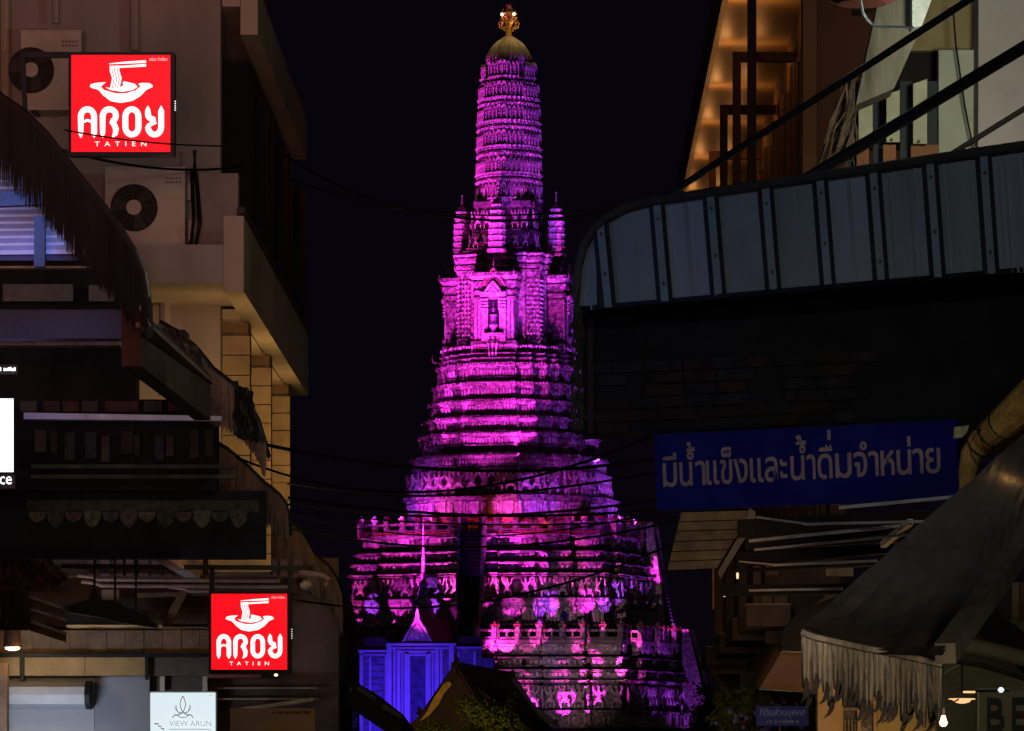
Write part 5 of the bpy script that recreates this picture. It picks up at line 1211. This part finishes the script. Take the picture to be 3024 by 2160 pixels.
for i in range(N):
    x0, y0 = interp(fpts, i / N); x1, y1 = interp(fpts, min((i + 1.15) / N, 1)); L_ = 146 + 22 * math.sin(i * 1.7) + rg.uniform(-16, 16) + (10 if i > 10 else 0)
    w = x1 - x0; nr = 9; nc = 5; V = []; lean = rg.uniform(-4, 4)
    for r_ in range(nr + 1):
        v = r_ / nr; pinch = 1 - .25 * max(0, v - .75) * 4 * rg.uniform(.5, 1)
        for c_ in range(nc + 1):
            u = c_ / nc; xx = x0 + w * (.5 + (u - .5) * pinch) + lean * v; yy = y0 + (y1 - y0) * u + 12 + L_ * v + (6 * math.sin(u * 3.1) if r_ == nr else 0)
            V.append(P(xx, yy, 21.56 - .035 * math.sin(u * math.pi) * (.3 + v) - .012 * math.sin(i * 2.3 + v * 5) + rg.uniform(-.004, .004)))
    Wd = nc + 1; n0 = len(V); F1 = [(a * Wd + c_, (a + 1) * Wd + c_, (a + 1) * Wd + c_ + 1, a * Wd + c_ + 1) for a in range(nr) for c_ in range(nc)]
    m = MB(); m.add(V + [v + Vector((0, .006, 0)) for v in V], F1 + [tuple(k + n0 for k in reversed(f)) for f in F1]); st_ = part('fringe_strip', m, fr_pale, ca)
    if i % 5 == 3: continue
    yb = y0 + 12 + L_; hk = rg.uniform(.8, 1.25); sx = 1 if i > 1 else .7; X_ = x0 + w * .75 + lean; q = []
    arcpts = [(X_ + 3, yb - 26), (X_ + 4, yb - 6), (X_ + 1, yb + 12 * hk), (X_ - 7 * sx, yb + 28 * hk), (X_ - 22 * sx, yb + 40 * hk)]
    wdt = [5, 15, 15, 10, 1.5]; A_, B_ = stroke(arcpts, wdt); m = MB()
    for a in range(len(A_) - 1): m.prism([P(*A_[a], 21.5), P(*A_[a + 1], 21.5), P(*B_[a + 1], 21.5), P(*B_[a], 21.5)], (0, .02, 0))
    part('curled_hem', m, mat('dark_hem', (.05, .04, .036), .9, .6, 12, .5), st_)
lamp('SPOT', (2.0, 15.5, 2.0), 480, (1.0, .85, .62), target=P(2570, 2020, 21.6), size=.3, angle=30, blend=1)

# ---- warm lit house wall and window under the awning
wh = thing('lit_shop_wall', 'warm lit cream shop wall with barred window beneath the torn fringe', 'shop wall', P(2560, 2300, 40))
YQ = 40.0
m = MB(); m.pbox(2415, 1980, 2482, 2420, YQ, .3); part('wall', m, mat('cream_wall', (.55, .38, .2), .85, .1, 1.2), wh)
m = MB(); m.pbox(2590, 1990, 2760, 2420, YQ + .02, .3); part('wall', m, mat('yellow_wall', (.42, .32, .13), .85, .12, 1.2), wh)
m = MB(); m.pbox(2482, 2060, 2590, 2420, YQ + .2, .1); part('window', m, mat('brown_window_glass', (.06, .035, .025), .3, .2, 2), wh)
for x, w in ((2482, 8), (2532, 10), (2580, 9)):
    m = MB(); m.pbox(x, 2060, x + w, 2420, YQ + .02, .1); part('window_frame', m, mat('warm_frame_paint', (.5, .32, .18), .6, .1), wh)
m = MB(); m.pbox(2490, 2090, 2531, 2098, YQ + .05, .05); part('window_bar', m, wood2, wh)
for k in range(4):
    m = MB(); m.pbox(2494 + k * 10, 2126, 2498 + k * 10, 2420, YQ + .1, .02); part('window_bar', m, wood2, wh)
lamp('POINT', P(2600, 2230, 38.6), 26, (1.0, .58, .2), size=.1)
# bulb, ceiling lamp, right-hand room
bb = thing('bare_bulb', 'bare bright warm bulb hanging under the end of the torn fringe', 'bulb', P(2786, 2135, 21))
m = MB(); cB = P(2786, 2135, 21); m.lathe([(cB.z - .018, .008), (cB.z - .012, .016), (cB.z, .020), (cB.z + .013, .015), (cB.z + .035, .009)], (cB.x, cB.y), 14); part('glass', m, warm_e, bb)
m = MB(); m.lathe([(cB.z + .035, .015), (cB.z + .07, .015)], (cB.x, cB.y), 10); m.tube([(cB.x, cB.y, cB.z + .07), P(2786, 1960, 21)], .004, 5); part('cord', m, black_m, bb)
lamp('POINT', cB + Vector((0, -.1, 0)), 1.6, (1.0, .66, .3), size=.03)
cl = thing('ceiling_lamp', 'round glass ceiling lamp glowing orange above the bare bulb', 'lamp', P(2840, 2060, 34))
cB = P(2841, 2066, 34); m = MB(); m.lathe([(cB.z - .032, .02), (cB.z - .022, .055), (cB.z - .002, .075), (cB.z, .115), (cB.z + .006, .115)], (cB.x, cB.y), 20); part('glass_bowl', m, warm2_e, cl)
m = MB(); cB2 = P(2862, 2047, 34.6); m.lathe([(cB2.z, .05), (cB2.z + .014, .052)], (cB2.x, cB2.y), 20); part('lit_rim', m, warm2_e, cl)
m = MB(); m.lathe([(cB.z + .01, .008), (cB.z + .5, .008)], (cB.x, cB.y), 6); part('stem', m, black_m, cl)
rw = thing('corner_cafe', 'dim olive cafe corner with bamboo rail and lettering at the lower right edge', 'cafe', P(2960, 2300, 33))
m = MB(); m.pbox(2770, 1880, 3100, 2420, 36.5, .3); part('rear_wall', m, mat('olive_wall', (.13, .105, .05), .9, .3, 1.5), rw)
m = MB(); m.pbox(2884, 2040, 3100, 2420, 33, .1); part('sign_wall', m, mat('khaki_wall', (.14, .115, .06), .9, .2, 1.5), rw)
m = MB(); m.pbox(2886, 2045, 2892, 2420, 32.9, .08); part('post', m, wood2, rw)
fc = Face(P(2910, 2160, 32.99), P(3060, 2160, 32.99), P(2910, 2060, 32.99)); fc.N = Vector((0, -1, 0))
m = MB(); text_on(m, fc, 'B', .03, .38, .06, 1.0, .004); part('letter', m, black_m, rw)
m = MB(); text_on(m, fc, 'E', .52, .86, .06, 1.0, .004); part('letter', m, black_m, rw)
m = MB(); m.tube([P(2795, 1905, 26), P(2880, 1912, 26), P(2960, 1930, 26), P(3090, 1962, 26)], .048, 12); part('bamboo_rail', m, mat('olive_bamboo', (.15, .14, .09), .6, .3, 3), rw)
m = MB(); m.tube([P(2795, 1930, 26.3), P(2900, 1945, 26.3), P(3090, 2004, 26.3)], .055, 12); part('lower_rail', m, mat('dark_bamboo', (.05, .045, .035), .7, .3, 3), rw)
m = MB(); m.bar(P(2885, 1810, 27), P(3090, 1985, 26), .13, .13); part('dark_strut', m, black_m, rw)
m = MB(); m.ppoly([(2878, 1830), (3090, 1830), (3090, 1990), (2878, 1915)], 31, .2); part('olive_gable', m, mat('grey_olive_wall', (.12, .10, .06), .9, .2, 2), rw)
for k, (x0, x1) in enumerate(((2950, 2985), (2990, 3010), (3014, 3070))):
    m = MB(); m.pbox(x0, 1720, x1, 1830, 30.5, .1); part('window_board', m, mat('cafe_board_%d' % k, [(.03, .018, .018), (.18, .14, .07), (.16, .06, .03)][k], .85, .3, 3), rw)
for k in range(8):
    m = MB(); y = 1985 + k * 20; m.tube([P(2775, y + 12, 30.4), P(2800, y - 2, 30.4), P(2832, y - 20, 30.4)], .006, 5); part('rattan_strip', m, mat('rattan', (.22, .15, .11), .8), rw)
m = MB(); c = P(2948, 2040, 33); m.lathe([(c.z - .02, .01), (c.z, .026), (c.z + .02, .01)], (c.x, c.y - .2), 10); part('cold_bulb', m, mat('cold_bulb_glow', (1, 1, 1), emit=(.75, .85, 1), es=1.1), rw)
m = MB(); m.tube([P(2884, 2038, 33), P(2980, 2036, 33)], .01, 6); part('bulb_cable', m, black_m, rw)
# small blue notice in the hedge
bn = thing('notice_board', 'small dark blue notice with two lines of Thai text in the flowering hedge', 'sign', P(2310, 2145, 52))
m = MB(); m.pbox(2234, 2086, 2388, 2144, 52, .06); part('board', m, mat('navy_board', (.008, .025, .26), .5, .2), bn)
fc = Face(P(2234, 2144, 51.99), P(2388, 2144, 51.99), P(2234, 2086, 51.99)); fc.N = Vector((0, -1, 0))
m = MB(); text_on(m, fc, 'ที่ดินส่วนบุคคล', .07, .93, .40, .93, .01); part('lettering', m, mat('blue_grey_paint', (.34, .46, .85), .7), bn)
m = MB(); worn_line(m, fc, .2, .82, .12, .32, 26, .01, 7); part('small_lettering', m, mat('blue_grey_paint2', (.24, .29, .45), .7), bn)
m = MB(); m.pbox(2300, 2144, 2306, 2420, 52.02, .04); part('stake', m, wood, bn)
# ================================================================== CENTRE: halls, trees, cables
# ---- blue-lit entrance hall at the tower's foot
YM = 425.0
mh = thing('entrance_hall', 'blue lit entrance hall with pink gable and needle spire before the stepped tower', 'hall', P(1235, 2350, YM))
def mp(name, mb, mm, par=None, **k): return part(name, mb, mm, par or mh, **k)
blm = porcelain('mosaic_hall', (.42, .42, .42), (.26, .26, .26), 5.5, .15)
blc = mat('pale_relief_plaster', (.78, .78, .78), .8, .12, 1.5, .4)  # paler than the hall wall: light on the relief put into the colour
hs_ = YM / F
def rect(x0, y0, x1, y1, dpt, th): q = MB(); q.pbox(x0, y0, x1, y1, YM - dpt * hs_, th * hs_); return q
mp('hall_wall', rect(1148, 1905, 1345, 2400, 20, 120), blm)
mp('wing_wall', rect(1062, 1925, 1148, 2400, 0, 90), blm)
mp('wing_wall', rect(1345, 1915, 1422, 2400, 0, 90), blm)
mp('wing_wall', rect(1422, 1945, 1458, 2400, -6, 60), mat('hall_side_plaster', (.3, .3, .32), .9, .3, .6))
dr = mp('doorway', rect(1212, 1938, 1256, 2400, 21, 2), mat('doorway_shade', (.13, .14, .18), .7, .6, 1.4, .5))  # flat slab, shade of the door recess put into its dark colour
for x0, x1, y0, d in ((1142, 1156, 1908, 30), (1162, 1168, 1915, 25), (1172, 1182, 1920, 28), (1201, 1211, 1932, 30), (1257, 1267, 1932, 30), (1186, 1190, 1930, 23), (1276, 1280, 1930, 23), (1194, 1206, 1925, 25), (1260, 1272, 1925, 25), (1284, 1296, 1915, 24), (1300, 1306, 1915, 23), (1326, 1340, 1905, 24), (1062, 1072, 1925, 5), (1090, 1096, 1940, 4), (1136, 1142, 1935, 4), (1398, 1406, 1925, 5), (1350, 1356, 1925, 4)):
    mp('column', rect(x0, y0, x1, 2400, d, d - 1), blc)
for x0, y0, x1, y1, d in ((1140, 1900, 1346, 1908, 30), (1146, 1912, 1342, 1917, 26), (1180, 1922, 1290, 1930, 25), (1058, 1920, 1150, 1926, 8), (1064, 1932, 1146, 1936, 5), (1344, 1910, 1426, 1916, 8), (1206, 1932, 1262, 1938, 26)):
    mp('cornice', rect(x0, y0, x1, y1, d, d + 10), blc)
for i in range(11):
    mp('carved_panel', rect(1074, 1944 + i * 20, 1132, 1958 + i * 20, 3, 3), mat('hall_relief', (.3, .32, .36), .8, .5, 1.2, .5))
q = MB(); q.ppoly([(1193, 1893), (1197, 1874), (1209, 1853), (1222, 1838), (1229, 1828), (1232, 1800), (1235, 1828), (1242, 1838), (1255, 1853), (1267, 1874), (1271, 1893)], YM - 26 * hs_, 24 * hs_); g = mp('gable', q, blm)
q = MB(); q.ppoly([(1204, 1888), (1220, 1858), (1232, 1842), (1244, 1858), (1260, 1888)], YM - 28 * hs_, 2 * hs_); mp('gable_relief', q, stone2, g)
for sgn in (-1, 1):
    q = MB(); q.tube([P(1232 + sgn * 42, 1896, YM - 28 * hs_), P(1232 + sgn * 22, 1858, YM - 28 * hs_), P(1232 + sgn * 5, 1832, YM - 28 * hs_), P(1232, 1790, YM - 28 * hs_)], [.14, .12, .1, .03], 6); mp('gable_edge', q, stone2, g)
q = MB(); q.prism([P(1232, 1806, YM - 24 * hs_), P(1272, 1893, YM - 24 * hs_), P(1192, 1893, YM - 24 * hs_)], (2.5, 7, 0)); mp('roof', q, roof_m)
for x0, x1, y0, y1 in ((1074, 1140, 1882, 1918), (1344, 1424, 1880, 1911)):
    q = MB(); q.ppoly([(x0 + 6, y0), (x1 - 2, y0), (x1 + 4, y1), (x0 - 2, y1)], YM + 10 * hs_, 50 * hs_); mp('wing_roof', q, roof_m)
q = MB(); cx_, cyy = P(1250, 0, YM + 3).x, YM + 3
def mz(y): return EYE + (VY - y) / F * cyy
q.lathe([(mz(1880), 1.4), (mz(1850), 1.3), (mz(1800), 1.0), (mz(1775), .8), (mz(1760), .3), (mz(1752), .55), (mz(1738), .3), (mz(1728), .45), (mz(1712), .24), (mz(1700), .32), (mz(1690), .2), (mz(1650), .16), (mz(1600), .10), (mz(1545), .04), (mz(1530), .01)], (cx_, cyy), 12, .1)
mp('needle_spire', q, stone2)
SP(P(1250, 1900, 405), P(1250, 1660, YM), 9000, PINK, 12, .5)

# ---- Thai tiled roof in front
YT = 200.0; ts = YT / F
tr = thing('temple_roof', 'dark tiled temple hall with gold gable edge at the bottom centre', 'temple hall', P(1400, 2350, YT))
q = MB(); q.prism([P(1336, 1968, YT), P(1640, 2215, YT), P(1170, 2215, YT)], (0, 2, 0)); 
gb = part('gable_wall', q, mat('gold_gable_field', (.06, .035, .012), .6, .5, 1.5), tr)
m = MB(); m.prism([P(1340, 1965, YT - 2), P(1510, 1998, YT + 12), P(1660, 2190, YT + 12), P(1480, 2200, YT - 2)], (0, .3, 0)); part('main_roof', m, roof_m, tr)
rg = random.Random(3)
for i in range(15):
    m = MB(); u = (i + .5) / 15
    a = P(1340, 1965, YT - 2.2).lerp(P(1510, 1998, YT + 11.8), u); b = P(1480, 2200, YT - 2.2).lerp(P(1660, 2190, YT + 11.8), u); m.bar(a, b, .10, .10); part('tile_row', m, roof_m, tr)
m = MB(); m.bar(P(1340, 1964, YT - 2.2), P(1512, 1996, YT + 11.5), .3, .28); part('ridge', m, mat('grey_ridge', (.20, .18, .20), .8, .3), tr)
m = MB(); m.bar(P(1512, 1996, YT + 11), P(1570, 2090, YT + 11), .3, .3); part('hip_edge', m, mat('grey_ridge', (.2,) * 3), tr)
m = MB(); m.bar(P(1570, 2090, YT + 11), P(1640, 2140, YT + 11), .3, .3); part('hip_edge', m, mat('grey_ridge', (.2,) * 3), tr)
m = MB(); m.ppoly([(1342, 1960), (1312, 2006), (1282, 2060), (1242, 2110), (1180, 2165), (1140, 2200), (1180, 2200), (1262, 2130), (1300, 2085), (1330, 2030), (1350, 1985)], YT - 2.8, .5); part('barge_board', m, mat('dark_barge', (.045, .025, .02), .7, .3), tr)
m = MB(); m.ppoly([(1312, 2018), (1328, 2012), (1334, 2022), (1310, 2050), (1296, 2080), (1262, 2118), (1240, 2130), (1262, 2100), (1282, 2060)], YT - 3.1, .25); part('gold_edge', m, mat('gold_leaf_edge', (.62, .38, .04), .5, .4, 3), tr)
for x, y, h in ((1344, 1965, 36), (1512, 2000, 26), (1640, 2140, 18), (1236, 2112, 26), (1545, 1965, 20)):
    m = MB(); m.tube([P(x, y, YT - 2.8), P(x + 4, y - h * .5, YT - 2.8), P(x - 1, y - h, YT - 2.8)], [.16, .12, .02], 6); part('roof_finial', m, mat('dark_barge', (.04,) * 3), tr)
lamp('POINT', P(1280, 2180, YT - 12), 420, (1.0, .62, .12), size=.4)

# ---- trees: trunk, limbs and scattered leaves
def tree(name, label, cx, cy, rx, ry, Y, m_leaf, n, leaf, seed, base, cat='tree', group=None, dep=.8):
    rg = random.Random(seed); k = Y / F; t = thing(name, label, cat, (xat(cx, Y), Y, base), group)
    c = P(cx, cy, Y); m = MB(); m.tube([(c.x, Y, base), (c.x + .1, Y, (base + c.z) / 2), (c.x, Y, c.z)], [.16, .12, .05], 8)
    for q in range(7):
        a = q * .9; m.tube([(c.x, Y, c.z - ry * k * .5), (c.x + math.cos(a) * rx * k * .4, Y + math.sin(a) * rx * k * .4, c.z), (c.x + math.cos(a) * rx * k * .75, Y + math.sin(a) * rx * k * .6, c.z + ry * k * .4 * math.sin(q * 2.1))], [.06, .04, .01], 5)
    part('trunk', m, bark, t)
    m = MB(); cl = []
    for q in range(46):
        a = rg.uniform(0, 6.28); rr = rg.uniform(.2, 1) ** .5; s = rg.uniform(-1, 1)
        cl.append((c.x + math.cos(a) * rr * rx * k * (1 - .3 * abs(s)), Y + math.sin(a) * rr * rx * k * dep, c.z + s * ry * k, rg.uniform(.18, .34) * rx * k))
    for q in range(n):
        x, y, z, r = rg.choice(cl); d = Vector((rg.gauss(0, 1), rg.gauss(0, 1), rg.gauss(0, .8))); d = d.normalized() * r * rg.uniform(.5, 1)
        p = Vector((x, y, z)) + d; u = Vector((rg.gauss(0, 1), rg.gauss(0, 1), rg.gauss(0, 1))).normalized(); v = u.cross(d).normalized(); L = leaf * rg.uniform(.6, 1.3)
        m.add([p, p + u * L * .5 + v * L * .25, p + u * L, p + u * L * .5 - v * L * .25], [(0, 1, 2, 3)])
    part('crown', m, m_leaf, t, kind='stuff'); return t
tree('leafy_tree', 'bushy green tree lit warm in front of the temple hall roof', 1405, 2200, 165, 125, 150, leaf_y, 14000, .15, 1, 0)
tree('leafy_tree', 'dark bushy tree at the far right foot of the tower', 2150, 2140, 100, 110, 118, leaf_m, 6000, .13, 2, 0, dep=.5)
for i, (x, y, s_, lb) in enumerate(((2180, 2130, 2, 'dark flowering shrub left of the small blue notice'), (2300, 2100, 5, 'dark flowering shrub behind the small blue notice'), (2420, 2120, 8, 'dark flowering shrub between the blue notice and the lit wall'))):
    sh_ = tree('flowering_shrub', lb, x, y, 75, 90, 54 + i * .7, leaf_y, 3600, .075, 20 + i, 0, 'shrub', 'shrubs around the blue notice')
    m = MB(); rg = random.Random(s_)
    for q in range(16):
        c = P(x + rg.uniform(-70, 70), y + rg.uniform(-40, 60), 53.3 + i * .5); r = rg.uniform(.02, .035)
        for a in range(5):
            an = a * 1.256; m.add([c, c + Vector((math.cos(an) * r, -.004, math.sin(an) * r)), c + Vector((math.cos(an + .7) * r * 1.2, -.004, math.sin(an + .7) * r * 1.2))], [(0, 1, 2)])
    part('blossom', m, mat('violet_blossom', (.30, .22, .65), .7, .2), sh_, kind='stuff')
lamp('POINT', P(1350, 2300, 144), 420, (1.0, .72, .18), size=.5)
lamp('POINT', P(2280, 2230, 50.5), 6, (.95, .85, .55), size=.2)
SP(P(2200, 2330, 45), P(2180, 2110, 54), 30, (.5, .4, 1.0), 60, .9)

# ---- overhead cables
def sag(a, b, s, n=16):
    a, b = P(*a), P(*b); return [a.lerp(b, i / n) + Vector((0, 0, -s * 4 * (i / n) * (1 - i / n))) for i in range(n + 1)]
cab = [((190, 384, 34.6), (660, 432, 34.8), .03, .007, 'thin cable crossing the lettering of the upper red sign'),
       ((120, 425, 34.3), (712, 492, 43.3), .10, .012, 'thin cable sagging below the upper red sign to the corner block'),
       ((838, 455, 50), (1900, 610, 31), .35, .011, 'cable from the house eave past the spire to the metal canopy'),
       ((838, 520, 50), (1960, 590, 31), .25, .008, 'thin cable just below the one passing the spire'),
       ((780, 1313, 37), (2000, 1345, 40), .18, .016, 'thick cable leaving the end of the second awning'),
       ((700, 1352, 38), (1940, 1282, 31), .35, .010, 'cable rising to the lower corner of the shaded wall'),
       ((850, 1430, 42), (1940, 1395, 32), .14, .009, 'cable crossing the tower below the figure row'),
       ((850, 1470, 42), (2000, 1500, 42), .12, .014, 'cable across the bright band of the tower'),
       ((850, 1490, 44), (1940, 1478, 34), .12, .011, 'second cable across the bright band of the tower'),
       ((850, 1508, 44), (2000, 1530, 42), .10, .009, 'third, thinner cable across the bright band'),
       ((850, 1520, 46), (1990, 1500, 42), .25, .008, 'thin cable over the red lit terrace'),
       ((850, 1560, 46), (1990, 1540, 42), .22, .012, 'cable in front of the upper balustrade'),
       ((860, 1770, 47), (1980, 1610, 43), .30, .012, 'low cable slanting up across the stepped base')]
for a, b, s_, r_, lb in cab:
    m = MB(); m.tube(sag(a, b, s_), r_, 6); solo('overhead_cable', m, mat('black_cable', (.006, .006, .007), .8, spec=.05), lb, 'cable', 'overhead cables')
